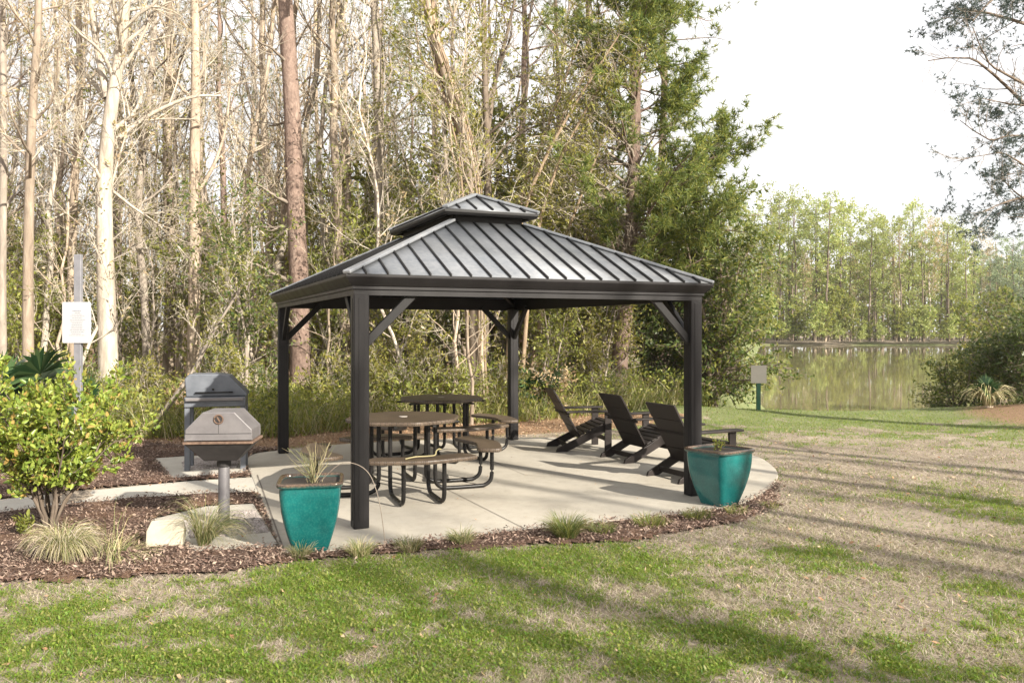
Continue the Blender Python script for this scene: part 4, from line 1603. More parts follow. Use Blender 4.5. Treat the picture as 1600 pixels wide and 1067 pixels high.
tallP = [leafy_tree(240 + i, H, 1.7, M['bark_grey'], M[lf], nstem=2, nl2=20, nl3=9, per=6, lsize=(.07, .15), r0=.07, t0=.22, droop=.3, twig='twig_tan', asp=.42)
         for i, (H, lf) in enumerate(((9.5, 'leaf_olive'), (8.6, 'leaf_bright')))]
rnd = random.Random(3)


def P3(px, py, d):
    return np.array(PXZ(px, py, d))


def custom_trunk(ctrl, d, r0, r1, dz=None):
    """trunk polyline through pixels at depth d, relative to its base; returns base and P,R"""
    pts = np.array([P3(px, py, d) + np.array([0, (dz[i] if dz else 0), 0]) for i, (px, py) in enumerate(ctrl)])
    base = pts[0].copy(); base[2] = 0
    pts[0, 2] = 0
    q = smooth_path(pts - base, 4)
    k = len(q)
    t = np.linspace(0, 1, k)
    R = (r0 + (r1 - r0) * t) * (1 + .35 * np.exp(-q[:, 2] / .4))
    return base, q[None], R[None]


def hero(kind, ctrl, d, r0, r1, bark, label, cat, **kw):
    base, P, R = custom_trunk(ctrl, d, r0, r1)
    ex = kw.pop('extra_px', None)
    if ex:
        kw['extra'] = [([P3(px, py, d + dd) - base for px, py, dd in line], r) for line, r in ex]
    H = float(P[0, -1, 2])
    if kind == 'bare':
        pr = bare_tree(kw.pop('seed'), H, r0, M[bark], M[kw.pop('twig', 'twig_tan')], M[kw.pop('leaf', 'leaf_bud')], P=P, R=R, **kw)
    else:
        pr = pine_tree(kw.pop('seed'), H, r0, M[bark], M[kw.pop('leaf', 'needle')], P=P, R=R, **kw)
    base[2] = gz(base[0], base[1]) - .03
    return place(pr, base, 0, 1, label, cat)


hero('bare', [(172, 650), (166, 450), (163, 300), (172, 180), (190, 60), (205, -120), (215, -350)], 16.0, .19, .06, 'bark_pale', 'large cream white bare tree behind the white notice board', 'tree',
     seed=301, nlimb=16, t0=.45, limbL=.22, leafn=.2,
     extra_px=[([(166, 230, 0), (200, 200, .2), (245, 170, .3), (300, 148, .5), (345, 146, .8)], .06), ([(168, 150, 0), (150, 60, .2), (135, -60, .3), (120, -220, .4)], .08),
               ([(162, 290, 0), (150, 262, -.2), (128, 240, -.4), (118, 232, -.5)], .04), ([(165, 285, 0), (205, 318, .4), (250, 350, .8), (290, 395, 1.2)], .035)])
hero('bare', [(300, 640), (304, 420), (304, 250), (306, 100), (303, -60), (300, -300)], 17.5, .135, .07, 'bark_tan', 'straight pinkish tan trunk standing between the white tree and the reddish pine', 'tree',
     seed=302, nlimb=12, t0=.5, limbL=.18, leafn=.2, extra_px=[([(306, 300, 0), (330, 262, .3), (352, 200, .5), (360, 120, .7)], .05)])
hero('pine', [(470, 640), (468, 460), (461, 300), (456, 160), (448, 30), (440, -120), (432, -420)], 17.0, .215, .12, 'bark_red', 'thick reddish barked pine trunk rising left of the pavilion roof', 'pine tree',
     seed=303, t0=.72, nlimb=22, L=.2, nw=.014, dead=5)
hero('bare', [(590, 640), (592, 430), (592, 240), (589, 90), (583, -40), (575, -300)], 19.0, .13, .08, 'bark_grey', 'grey brown trunk behind the left half of the pavilion roof', 'tree', seed=304, nlimb=12, t0=.5, limbL=.2, twig='twig_grey', leaf='leaf_bright', leafn=1.5, lsize=.09)
hero('bare', [(45, 650), (44, 470), (46, 300), (52, 150), (60, 20), (66, -250)], 15.0, .105, .05, 'bark_tan', 'slender tan trunk left of the white notice board', 'tree', seed=305, nlimb=14, t0=.4, limbL=.2)
hero('bare', [(5, 650), (4, 420), (6, 200), (4, 0), (2, -250)], 15.5, .075, .05, 'bark_grey', 'dark thin trunk at the very left edge of the view', 'tree', seed=306, nlimb=14, t0=.35, limbL=.22, twig='twig_grey')
hero('bare', [(232, 645), (226, 470), (216, 330), (228, 190), (240, 60), (248, -200)], 17.5, .09, .05, 'bark_grey', 'grey crooked trunk just right of the large white tree', 'tree', seed=307, nlimb=15, t0=.35, limbL=.2)
hero('bare', [(118, 640), (112, 430), (118, 260), (125, 120), (122, -20), (126, -260)], 18.0, .10, .05, 'bark_tan', 'tan trunk between the notice board and the large white tree', 'tree', seed=308, nlimb=14, t0=.4, limbL=.2)
hero('bare', [(262, 640), (266, 420), (262, 260), (262, 120), (266, -10), (270, -250)], 20.0, .14, .08, 'bark_tan', 'brown rough trunk left of the straight pinkish trunk', 'tree', seed=309, nlimb=14, t0=.4, limbL=.2)
hero('bare', [(226, 672), (262, 630), (302, 575), (330, 520), (366, 462), (392, 425)], 13.2, .05, .008, 'bark_grey', 'thin leaning trunk slanting up to the right behind the grills', 'tree', seed=310, nlimb=12, t0=.35, limbL=.35, leafn=.6, leaf='leaf_olive')
hero('bare', [(412, 640), (392, 560), (396, 450), (384, 320), (398, 200), (420, 90), (436, -100)], 18.5, .07, .04, 'bark_tan', 'thin wavy trunk left of the reddish pine', 'tree', seed=311, nlimb=15, t0=.3, limbL=.22)
hero('bare', [(540, 640), (538, 420), (545, 250), (524, 120), (530, -20), (528, -200)], 19.5, .075, .04, 'bark_tan', 'thin trunk right of the reddish pine', 'tree', seed=312, nlimb=15, t0=.3, limbL=.22, leaf='leaf_olive', leafn=.8)
hero('bare', [(758, 640), (762, 400), (762, 250), (758, 130), (756, 0), (752, -200)], 17.6, .09, .05, 'bark_dark', 'dark straight stem directly behind the pavilion roof peak', 'tree', seed=313, nlimb=13, t0=.4, limbL=.2, twig='twig_grey', leaf='leaf_olive', leafn=1.0, lsize=.09,
     extra_px=[([(762, 200, 0), (776, 110, .2), (790, 60, .3), (806, -10, .4), (826, -90, .5)], .06), ([(763, 260, 0), (800, 215, .3), (845, 190, .5), (890, 175, .7)], .03)])
# vine-clad leaning tree
base, P, R = custom_trunk([(748, 640), (744, 520), (744, 400), (740, 290), (722, 190), (696, 110), (676, 40), (664, -60), (650, -260)], 16.6, .17, .07)
pr = bare_tree(314, float(P[0, -1, 2]), .17, M['bark_tan'], M['twig_tan'], M['leaf_olive'], P=P, R=R, nlimb=16, t0=.35, limbL=.22, leafn=2.5, lsize=.10, name='vine_covered_tree')
base[2] = gz(base[0], base[1]) - .03
vt = place(pr, base, 0, 1, 'leaning tree wrapped in thick twisting vines behind the pavilion', 'tree')
rng = np.random.default_rng(77)
g = Geo()
k = P.shape[1]
for j in range(16):
    ph = rng.uniform(0, 6.283); tw = rng.uniform(-2.0, 2.0)
    t = np.linspace(0, 1, k)
    rad = R[0] * 1.05 + rng.uniform(.01, .10) * np.exp(-((t - rng.uniform(0, .5)) / .3) ** 2)
    q = P[0].copy()
    q[:, 0] += rad * np.cos(ph + tw * t); q[:, 1] += rad * np.sin(ph + tw * t)
    q[1:-1] += rng.normal(0, .012, (k - 2, 3))
    g.tubes(q[None], np.full((1, k), rng.uniform(.012, .03)) * np.linspace(1.1, .6, k)[None], 6)
g.build('vine', M['vine'], vt)

# the big pine to the right of the pavilion
base, P, R = custom_trunk([(966, 640), (968, 560), (980, 460), (986, 380), (990, 280), (992, 180), (992, 90), (990, 0), (985, -140), (980, -360)], 18.0, .19, .08)
rng = np.random.default_rng(320)
tr = Geo(); cr = Geo()
tr.tubes(P, R, 11)
Hh = float(P[0, -1, 2])
LEN = lambda t: np.interp(t, [.22, .43, .53, .64, 1], [3.3, 3.3, 2.4, 1.7, .9])
l1 = spawn(rng, P, R, 42, .30, .99, .9, 1.5, lambda t, r: LEN(t) * r.uniform(.4, 1.05, t.shape), 8, .12, .02, .22, .012, az=(.9, -.25, 0))
l1b = spawn(rng, P, R, 18, .58, .99, .8, 1.4, lambda t, r: 1.7 * r.uniform(.5, 1.05, t.shape), 8, .12, .04, .22, .012)
l1c = spawn(rng, P, R, 18, .24, .45, 1.0, 1.5, lambda t, r: r.uniform(1.8, 3.5, t.shape), 8, .12, .03, .2, .011, az=(.95, -.25, 0))
l1 = (np.concatenate([l1[0], l1b[0], l1c[0]]), np.concatenate([l1[1], l1b[1], l1c[1]]))
tr.tubes(*l1, 5)
l2 = spawn(rng, *l1, 8, .3, 1, .4, 1.0, lambda t, r: r.uniform(.35, 1.0, t.shape), 4, .15, .06, .5, .006)
cr.tubes(*l2, 4, 1)
pos, dr = on_lines(rng, l2[0], 13, .15, 1.03, .07)
cr.tris(needle_tufts(rng, pos, dr, 14, .11, .23, .02), 0)
d1 = spawn(rng, P, R, 30, .22, .62, .9, 1.6, lambda t, r: r.uniform(.9, 2.3, t.shape), 7, .18, .0, .3, .012, az=(-.8, -.3, 0))
cr.tubes(*d1, 4, 1)
d2 = spawn(rng, *d1, 8, .2, 1, .4, 1.1, lambda t, r: r.uniform(.3, .9, t.shape), 5, .2, 0, .5, .006); cr.tubes(*d2, 3, 1)
d3 = spawn(rng, *d2, 5, .2, 1, .4, 1.1, lambda t, r: r.uniform(.15, .5, t.shape), 4, .2, 0, .5, .004); cr.tubes(*d3, 3, 1)
base[2] = gz(base[0], base[1]) - .03
place(tree_obj('pine_tree', tr, M['bark_red'], cr, [M['needle'], M['twig_grey']]), base, 0, 1, 'big green pine right of the pavilion roof with dead twigs on its left side', 'pine tree')

# vine tangle leaning between the vine tree and the pine
rng = np.random.default_rng(330)
base = P3(800, 640, 17.2); base[2] = 0
PP = []
for j, line in enumerate(([(796, 640), (800, 430), (828, 300), (878, 195), (930, 110), (968, 50)], [(812, 640), (830, 420), (862, 280), (915, 170), (962, 95)], [(790, 640), (806, 380), (850, 250), (900, 140), (945, 70), (985, 40)],
                          [(820, 640), (850, 470), (890, 350), (925, 260), (950, 190)], [(800, 640), (812, 330), (846, 225), (880, 130), (905, 60)])):
    q = np.array([P3(px, py, 17.2 + .25 * (j - 2) + rng.uniform(-.1, .1)) for px, py in line]) - base
    q[0, 2] = 0
    s_ = smooth_path(q, 5)
    PP.append(s_[np.linspace(0, len(s_) - 1, 20).astype(int)])
PP = np.array(PP); RR = np.linspace(.05, .018, 20)[None] * np.ones((5, 1))
tr = Geo(); cr = Geo()
tr.tubes(PP, RR, 7)
l1 = spawn(rng, PP, RR, 44, .3, 1, .8, 1.7, lambda t, r: r.uniform(.35, 1.15, t.shape), 7, .16, -.14, .4, .006)
cr.tubes(*l1, 4, 1)
l2 = spawn(rng, *l1, 6, .15, 1, .4, 1.2, lambda t, r: r.uniform(.15, .5, t.shape), 4, .2, -.1, .5, .004)
cr.tubes(*l2, 3, 1)
pos, dr = on_lines(rng, l2[0], 6, .1, 1.03, .04)
cr.quads(leaf_quads(rng, pos, dr, .05, .11, .42, .35), 0)
base[2] = gz(base[0], base[1]) - .03
place(tree_obj('vine_tangle', tr, M['vine'], cr, [M['leaf_olive'], M['twig_tan']]), base, 0, 1, 'arching mass of olive leaved vines leaning toward the big pine', 'vine tangle')
# broad evergreen at the lawn edge
pr = leafy_tree(331, 4.5, 1.9, M['bark_dark'], M['leaf_green'], nstem=8, nl2=20, nl3=10, per=11, lsize=(.07, .14), r0=.07, t0=.03, droop=.4, asp=.45, up=-.03)
place(pr, AT(1112, 18.6), .3, 1, 'broad dark evergreen hanging over the pond edge right of the pavilion', 'tree')
pr = leafy_tree(332, 3.8, 1.5, M['bark_dark'], M['leaf_dark'], nstem=6, nl2=18, nl3=10, per=10, lsize=(.07, .14), r0=.05, t0=.06, droop=.3, up=.0)
place(pr, AT(1035, 19.0), 1.3, 1, 'dark evergreen under the big pine between the two right posts', 'tree')
place(pr, AT(1118, 21.0), 2.6, .95, 'dark evergreen half hidden behind the broad one at the pond edge', 'tree')
place(everP[1], AT(930, 17.8), 2.0, .95, 'olive evergreen behind the farthest adirondack chair', 'tree')
place(everP[2], AT(1010, 20.5), 4.0, 1.25, 'tall evergreen behind the big pine trunk', 'tree')
place(pineP[1], AT(1035, 24.0), 1.0, 1.0, 'yellow green pine top showing behind the big pine', 'pine tree')
place(pineP[0], AT(880, 30.0), 2.0, 1.0, 'green pine standing deep behind the pavilion roof', 'pine tree')
# understorey evergreens with their own look
for px, d, pi, sc, lab in (
        (655, 20.5, 1, 2.1, 'tall olive tree crowding behind the leaning vine tree'), (770, 21.5, 0, 2.1, 'tall yellow green tree above the pavilion peak'), (850, 20.5, 1, 1.9, 'tall olive tree above the right roof slope'), (500, 22.0, 1, 1.9, 'tall olive tree beyond the reddish pine'),
        (392, 15.6, 2, 1.0, 'green leafy understorey tree left of the reddish pine'), (345, 18.0, 0, 1.15, 'yellow green understorey tree behind the rear grill'),
        (540, 18.2, 0, 1.25, 'yellow green understorey tree right of the reddish pine'), (470, 20.0, 1, 1.3, 'olive understorey tree behind the reddish pine'),
        (648, 17.5, 2, .95, 'green understorey tree behind the nearer picnic table'), (700, 19.5, 0, 1.5, 'yellow olive tree behind the pavilion roof peak'),
        (620, 21.0, 0, 1.7, 'tall yellow green tree beyond the left roof slope'), (810, 19.5, 1, 1.6, 'tall olive tree beyond the right roof slope'),
        (850, 17.2, 3, .9, 'bright low evergreen right of the rear right post'), (30, 17.0, 3, 1.1, 'bright low evergreen far left behind the fan palm'),
        (185, 19.0, 0, 1.0, 'light green understorey tree behind the white tree'), (80, 21.0, 1, 1.3, 'olive understorey tree far left'), (900, 22.0, 0, 1.9, 'tall yellow green tree left of the big pine')):
    place(everP[pi], AT(px, d), rnd.uniform(0, 6.28), sc, lab, 'tree')
for px, d, pi, sc, lab in ((635, 19.2, 0, .95, 'tall slender olive leaved tree left of the leaning vine tree'), (705, 18.8, 1, .95, 'tall slender yellow green tree right behind the pavilion peak'), (800, 19.5, 0, 1.05, 'tall slender olive leaved tree right of the dark straight stem'),
                           (860, 20.0, 1, 1.0, 'tall slender yellow green tree between the vine tangle and the dark stem'), (560, 22.0, 1, 1.0, 'tall slender yellow green tree left of the roof peak'), (915, 20.5, 0, 1.1, 'tall slender olive leaved tree left of the big pine trunk')):
    place(tallP[pi], AT(px, d), rnd.uniform(0, 6.28), sc, lab, 'tree')
# the woods
WL = 'bare trees filling the woods left of the pavilion'
WM = 'bare trees filling the woods behind the pavilion'
n = 0
for i in range(74):
    d = 16.5 + 25 * (i / 74) ** .9 + rnd.uniform(-1, 1)
    px = rnd.uniform(-160, 960) if i % 3 else rnd.uniform(-120, 480)
    if px > 780 and d < 26: d += 9
    x, y, _ = AT(px, d)
    if px < 430:
        lab, gp = 'slim bare tan tree deep in the woods left of the pavilion', WL
    else:
        lab, gp = 'slim bare tree deep in the woods behind the pavilion', WM
    place(bareP[rnd.randrange(6)], (x, y), rnd.uniform(0, 6.28), rnd.uniform(.7, 1.15), lab, 'tree', gp)
for i in range(58):
    d = 14.6 + 17 * (i / 58) + rnd.uniform(-.5, 1)
    px = rnd.uniform(-100, 940)
    if d < 15.5 and 300 < px < 620: d += 1.5
    if 800 < px < 990: d += 8
    x, y, _ = AT(px, d)
    lab, gp = ('thin sapling with fine twigs in the woods left of the pavilion', 'saplings in the woods left of the pavilion') if px < 430 else ('thin sapling with fine twigs in the woods behind the pavilion', 'saplings in the woods behind the pavilion')
    place(sapP[rnd.randrange(4)], (x, y), rnd.uniform(0, 6.28), rnd.uniform(.6, 1.1), lab, 'sapling', gp)
for i in range(9):
    d = 24 + 22 * i / 9 + rnd.uniform(-2, 2)
    px = rnd.uniform(-120, 1000)
    x, y, _ = AT(px, d)
    place(pineP[i % 3], (x, y), rnd.uniform(0, 6.28), rnd.uniform(.85, 1.15), 'tall pine deep in the woods behind the bare trees', 'pine tree', 'tall pines deep in the woods')
for i in range(46):
    px = -60 + 1080 * (i + rnd.random()) / 46
    d = np.interp(px, [-60, 200, 440, 600, 800, 1000, 1100], [12.6, 13.2, 13.8, 15.0, 15.6, 17.0, 18.2]) + rnd.uniform(-.1, 2.2)
    x, y, _ = AT(px, d)
    lab, gp = ('waist high wild shrub at the wood edge left of the pavilion', 'wild shrubs at the wood edge left of the pavilion') if px < 430 else ('waist high wild shrub at the wood edge behind the pavilion', 'wild shrubs at the wood edge behind the pavilion')
    place(brushP[rnd.choice((0, 0, 1, 1, 2, 3))], (x, y), rnd.uniform(0, 6.28), rnd.uniform(.6, 1.25), lab, 'shrub', gp)
for i in range(20):
    d = 17 + 24 * (i / 20) + rnd.uniform(-1, 1)
    px = rnd.uniform(-140, 1000)
    x, y, _ = AT(px, d)
    place(everP[rnd.choice((0, 0, 1, 1, 3, 2))], (x, y), rnd.uniform(0, 6.28), rnd.uniform(.7, 1.4), 'leafy understorey tree half hidden deep in the woods', 'tree', 'leafy trees hidden deep in the woods')

# fan palms
for k, (px, d, nf, st, fr, lab) in enumerate(((26, 10.6, 13, 1.25, .66, 'dark green fan palm behind the leafy shrub at the left edge'), (108, 12.4, 6, .75, .48, 'small fan palm just behind the notice board post'),
                                              (600, 15.8, 8, .5, .45, 'fan palm behind the nearer picnic table'), (835, 16.4, 9, .8, .55, 'bluish fan palm right of the rear right post'), (352, 15.0, 7, .55, .42, 'low fan palm behind the rear grill'))):
    x, y, _ = AT(px, d)
    o = empty('fan_palm', (x, y, gz(x, y)), k * 1.1)
    tag(o, lab, 'palm')
    a, b = fan_palm(400 + k, nf, st, fr, None)
    a.build('stem', M['leaf_green'], o); b.build('frond', M['palm_leaf'], o, smooth=False)

# undergrowth at the foot of the trees (uncountable)
rng = np.random.default_rng(55)
g = Geo()
N = 5200
px = rng.uniform(-80, 1110, N)
e = np.interp(px, [-80, 200, 440, 600, 800, 1000, 1110], [12.2, 12.8, 13.0, 14.4, 15.2, 16.6, 17.8])
d = e + rng.random(N) ** 1.4 * 9
xy = np.stack([(px - 800) / F * d, d], -1)
zz = height(xy[:, 0], xy[:, 1])
for mi, sel in enumerate(np.array_split(rng.permutation(N), 3)):
    for q in np.array_split(sel, 1):
        n_ = len(q) * 5
        qq = np.repeat(q, 5)
        off = rng.normal(0, .06, (n_, 2))
        sub = Geo()
        grass_geo(rng, n_, .02, .25, .85, .012, .45, sub, 0)
        Vv = sub.v[0].reshape(n_, -1, 3)
        Vv = Vv + np.concatenate([xy[qq] + off, zz[qq][:, None]], 1)[:, None, :]
        g.add(Vv.reshape(-1, 3), sub.f[0][0], mi)
q = np.repeat(np.arange(N), 7)
pos = np.concatenate([xy[q] + rng.normal(0, .14, (len(q), 2)), (zz[q] + rng.random(len(q)) ** 1.3 * .75)[:, None]], 1)
g.quads(leaf_quads(rng, pos, np.tile([[0, 0, 1.]], (len(q), 1)), .05, .12, .4, .1), 3)
tag(g.build('undergrowth', [M['grass_pale'], M['leaf_bright'], M['grass_clump'], M['leaf_bright']], smooth=False), 'tangled yellow green weeds and dead grass along the foot of the woods', 'undergrowth', kind='stuff')

# far wood that reads as one mass behind the first trees
rng = np.random.default_rng(66)
tr = Geo()
N = 300
xx = rng.uniform(-62, 13, N); yy = rng.uniform(36, 66, N)
keep = xx < 4.4 + (yy - 17.4) * .305 - 2
xx, yy = xx[keep], yy[keep]; N = len(xx)
k = 8
t = np.linspace(0, 1, k)
Hs = rng.uniform(6, 11, N)
P = np.zeros((N, k, 3))
P[..., 0] = xx[:, None] + np.cumsum(rng.normal(0, .12, (N, k)), 1); P[..., 1] = yy[:, None] + np.cumsum(rng.normal(0, .1, (N, k)), 1)
P[..., 2] = t * Hs[:, None] - .2
R = rng.uniform(.05, .14, N)[:, None] * (1 - .7 * t)[None]
tr.tubes(P, R, 5, 0)
l1 = spawn(rng, P, R, 12, .15, 1, .5, 1.2, lambda t, r: r.uniform(.8, 2.6, t.shape), 5, .15, .1, .4, .012); tr.tubes(*l1, 3, 1)
l2 = spawn(rng, *l1, 5, .2, 1, .4, 1.1, lambda t, r: r.uniform(.4, 1.3, t.shape), 3, .15, .05, .5, .010); tr.tubes(*l2, 3, 1)
sel = rng.choice(len(l2[0]), len(l2[0]) // 2)
pos, dr = on_lines(rng, l2[0][sel], 2, .2, 1, .2)
pos = pos[pos[:, 2] < 3 + 5 * rng.random(len(pos))]
tr.quads(leaf_quads(rng, pos, np.tile([[0, 0, 1.]], (len(pos), 1)), .12, .28, .6), 2)
pos = np.stack([rng.uniform(-62, 14, 26000), rng.uniform(30, 62, 26000), rng.random(26000) ** 1.6 * 4.5], -1)
pos = pos[pos[:, 0] < 4.4 + (pos[:, 1] - 17.4) * .305 - 1]
tr.quads(leaf_quads(rng, pos, np.tile([[0, 0, 1.]], (len(pos), 1)), .12, .30, .6), 2)
tag(tr.build('distant_woods', [M['bark_tan'], M['twig_tan'], M['leaf_olive']]), 'tan haze of crowded stems and twigs far back in the woods', 'woods', kind='stuff')


# ------------------------------------------------------------------ far shore
def far_pine(seed, H, needle, t0, wide=1.0, n1=20):
    rng = np.random.default_rng(seed)
    tr = Geo(); cr = Geo()
    P, R = trunk_line(rng, H, .20, 12, .018)
    tr.tubes(P, R, 6)
    l1 = spawn(rng, P, R, n1, t0, .99, .8, 1.45, lambda t, r: wide * H * .17 * (1.1 - .42 * np.abs((t - t0) / (1 - t0) - .35) / .65) * r.uniform(.4, 1.25, t.shape), 5, .15, .06, .35, .03)
    tr.tubes(*l1, 4)
    l2 = spawn(rng, *l1, 5, .35, 1, .4, 1.1, lambda t, r: r.uniform(.5, 1.5, t.shape), 3, .15, .08, .5, .015)
    cr.tubes(*l2, 3, 1)
    pos, dr = on_lines(rng, l2[0], 22, .2, 1.08, .2)
    cr.quads(leaf_quads(rng, pos, dr, .18, .42, .6), 0)
    return tree_obj('pine_tree', tr, M['bark_dark'], cr, [M[needle], M['twig_grey']])


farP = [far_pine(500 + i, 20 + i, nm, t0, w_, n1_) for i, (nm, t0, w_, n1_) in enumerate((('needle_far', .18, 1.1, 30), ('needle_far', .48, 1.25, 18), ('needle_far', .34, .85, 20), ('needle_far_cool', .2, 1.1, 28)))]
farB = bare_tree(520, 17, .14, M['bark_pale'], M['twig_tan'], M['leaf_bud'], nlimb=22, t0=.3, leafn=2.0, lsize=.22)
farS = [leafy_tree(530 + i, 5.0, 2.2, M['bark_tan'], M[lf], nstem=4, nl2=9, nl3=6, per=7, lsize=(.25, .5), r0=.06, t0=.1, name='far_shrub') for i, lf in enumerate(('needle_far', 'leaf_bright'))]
tops = [(1130, 330), (1190, 320), (1240, 300), (1300, 318), (1340, 345), (1380, 350), (1410, 338), (1450, 330), (1490, 362), (1540, 380), (1600, 372), (1680, 360)]
GF = 'pines along the far shore of the pond'
for i in range(58):
    row = i % 3
    d = 116 + row * 7 + rnd.uniform(-2, 3)
    px = 1090 + (i / 58) * 620 + rnd.uniform(-12, 12)
    tp = np.interp(px, [t_[0] for t_ in tops], [t_[1] for t_ in tops]) + rnd.uniform(-6, 46) - row * 2
    H = 1.7 + (HY - tp) / F * d
    x, y, _ = AT(px, d)
    k = 3 if px > 1530 else rnd.randrange(3)
    lab = 'sunlit pine in the row on the far shore of the pond' if px < 1500 else 'cool green pine on the far shore at the right edge'
    place(farP[k], (x, y, .05), rnd.uniform(0, 6.28), H / (20 + k), lab, 'pine tree', GF if px < 1500 else 'cool green pines on the far shore at the right')
for i in range(7):
    px = 1130 + i * 66 + rnd.uniform(-14, 14); d = 118 + rnd.uniform(-2, 8)
    x, y, _ = AT(px, d)
    place(farB, (x, y, .05), rnd.uniform(0, 6.28), rnd.uniform(.7, 1.05), 'pinkish bare tree among the pines on the far shore', 'tree', 'bare trees on the far shore')
for i in range(34):
    px = 1090 + i * 18 + rnd.uniform(-8, 8); d = 113.4 + rnd.uniform(0, 3)
    x, y, _ = AT(px, d)
    place(farS[i % 2], (x, y, .03), rnd.uniform(0, 6.28), rnd.uniform(.5, 1.35), 'light green shrub at the waterline of the far shore', 'shrub', 'shrubs along the far waterline')

rng = np.random.default_rng(540)
g = Geo()
N = 300
xx = rng.uniform(10, 125, N); yy = rng.uniform(134, 156, N); k = 5; t = np.linspace(0, 1, k)
P = np.zeros((N, k, 3)); P[..., 0] = xx[:, None] + rng.normal(0, .1, (N, k)); P[..., 1] = yy[:, None]; P[..., 2] = t * rng.uniform(10, 17, N)[:, None]
g.tubes(P, rng.uniform(.1, .2, N)[:, None] * (1 - .6 * t)[None], 5, 1)
pos = np.stack([rng.uniform(8, 128, 60000), rng.uniform(132, 158, 60000), rng.random(60000) ** .8 * 15.5], -1)
pos = pos[pos[:, 2] < 9 + 7 * fbm(pos[:, 0] * .25, pos[:, 1] * .25, 4, 3)]
g.quads(leaf_quads(rng, pos, np.tile([[0, 0, 1.]], (len(pos), 1)), .4, .9, .6), 0)
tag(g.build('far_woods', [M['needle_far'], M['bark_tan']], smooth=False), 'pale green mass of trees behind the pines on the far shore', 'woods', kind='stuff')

# ------------------------------------------------------------------ right-hand bank
wsP = [leafy_tree(600 + i, H, sp, M['bark_dark'], M[lf], nstem=6, nl2=11, nl3=8, per=8, lsize=(.06, .12), r0=.035, t0=.04, droop=.1, name='bank_shrub', up=.0) for i, (H, sp, lf) in enumerate(((2.4, 1.25, 'leaf_green'), (2.0, 1.0, 'leaf_dark'), (2.6, 1.0, 'leaf_olive')))]
for px, d, k, sc, lab in ((1500, 19.0, 0, .9, 'green shrub leaning over the water on the right bank'), (1560, 18.0, 1, 1.15, 'dark shrub at the right edge behind the dead palm'), (1610, 18.5, 0, 1.2, 'green shrub at the right edge of the view'),
                          (1545, 21.0, 2, 1.1, 'olive shrub behind the dead palm on the right bank'), (1480, 20.0, 1, .6, 'small dark shrub at the water on the right bank'), (1650, 16.5, 1, 1.2, 'dark shrub cut by the right edge of the view')):
    place(wsP[k], AT(px, d), rnd.uniform(0, 6.28), (sc, sc, sc * .87), lab, 'shrub')
x, y, _ = AT(1545, 16.4)
o = empty('fan_palm', (x, y, gz(x, y)), .5)
o.scale = (.66, .66, .7)
tag(o, 'fan palm with a skirt of hanging dead tan fronds on the right bank', 'palm')
rng = np.random.default_rng(610)
a, b = fan_palm(611, 7, .7, .5, None)
a.build('stem', M['leaf_green'], o); b.build('frond', M['palm_leaf'], o, smooth=False)
g = Geo(); grass_geo(rng, 170, .10, .75, 1.3, .03, 1.5, g, up=1.6)
g.build('dead_frond', M['grass_pale'], o, smooth=False)
tr = Geo(); tr.tubes(*trunk_line(rng, .55, .10, 6), 9); tr.build('trunk', M['bark_tan'], o)
for i, (px, d) in enumerate(((1560, 60), (1600, 66), (1640, 58), (1585, 74), (1525, 80), (1690, 62))):
    pass

# overhanging pine at the right edge
base = np.array([9.6, 12.6, 0.])
rng = np.random.default_rng(620)
P, R = trunk_line(rng, 15, .2, 16, .012)
tr = Geo(); cr = Geo()
tr.tubes(P, R, 10)
L1, R1 = [], []
for pts, r in (([(1690, 60), (1620, 40), (1545, 18), (1490, 10)], .05), ([(1700, 260), (1630, 190), (1565, 125), (1515, 88), (1450, 92)], .045), ([(1700, 180), (1640, 150), (1585, 120), (1545, 95), (1520, 40)], .04), ([(1700, 210), (1640, 170), (1580, 160), (1530, 150)], .035),
               ([(1700, 255), (1640, 220), (1585, 208), (1545, 215), (1500, 185)], .035), ([(1700, 300), (1640, 285), (1600, 255), (1560, 236), (1490, 250)], .03), ([(1700, 320), (1640, 300), (1580, 310), (1530, 330)], .04),
               ([(1690, -20), (1620, -30), (1560, -10), (1520, 30)], .05), ([(1700, 340), (1640, 330), (1590, 300), (1560, 270)], .03)):
    q = np.array([P3(px, py, 12.6 - .25 * j + rng.uniform(-.2, .2)) for j, (px, py) in enumerate(pts)]) - base
    q = np.concatenate([[[0, 0, q[0, 2] - .3]], q])
    s_ = smooth_path(q, 4)
    idx_ = np.linspace(0, len(s_) - 1, 13).astype(int)
    L1.append(s_[idx_]); R1.append(r * np.linspace(1, .15, 13))
L1 = np.array(L1); R1 = np.array(R1)
tr.tubes(L1, R1, 6)
l2 = spawn(rng, L1, R1, 16, .4, 1, .4, 1.1, lambda t, r: r.uniform(.25, .8, t.shape), 6, .15, .03, .4, .005)
cr.tubes(*l2, 4, 1)
l3 = spawn(rng, *l2, 5, .25, 1, .4, 1.1, lambda t, r: r.uniform(.12, .4, t.shape), 4, .18, .03, .5, .003)
cr.tubes(*l3, 3, 1)
nm = len(l3[0])
sel = []
for i in range(nm):
    limb = i // 80
    pr_ = {0: .9, 1: .08, 2: .10, 3: .4, 4: .45, 5: .12, 6: .9, 7: .9, 8: .35}[limb]
    if rng.random() < pr_: sel.append(i)
pos, dr = on_lines(rng, l3[0][sel], 10, .2, 1.02, .035)
cr.tris(needle_tufts(rng, pos, dr, 9, .03, .085, .010, .8), 0)
base[2] = -.03
place(tree_obj('pine_tree', tr, M['bark_dark'], cr, [M['needle_blue'], M['twig_grey']]), base, 0, 1, 'dark bluish pine branches reaching in from the right edge against the sky', 'pine tree')

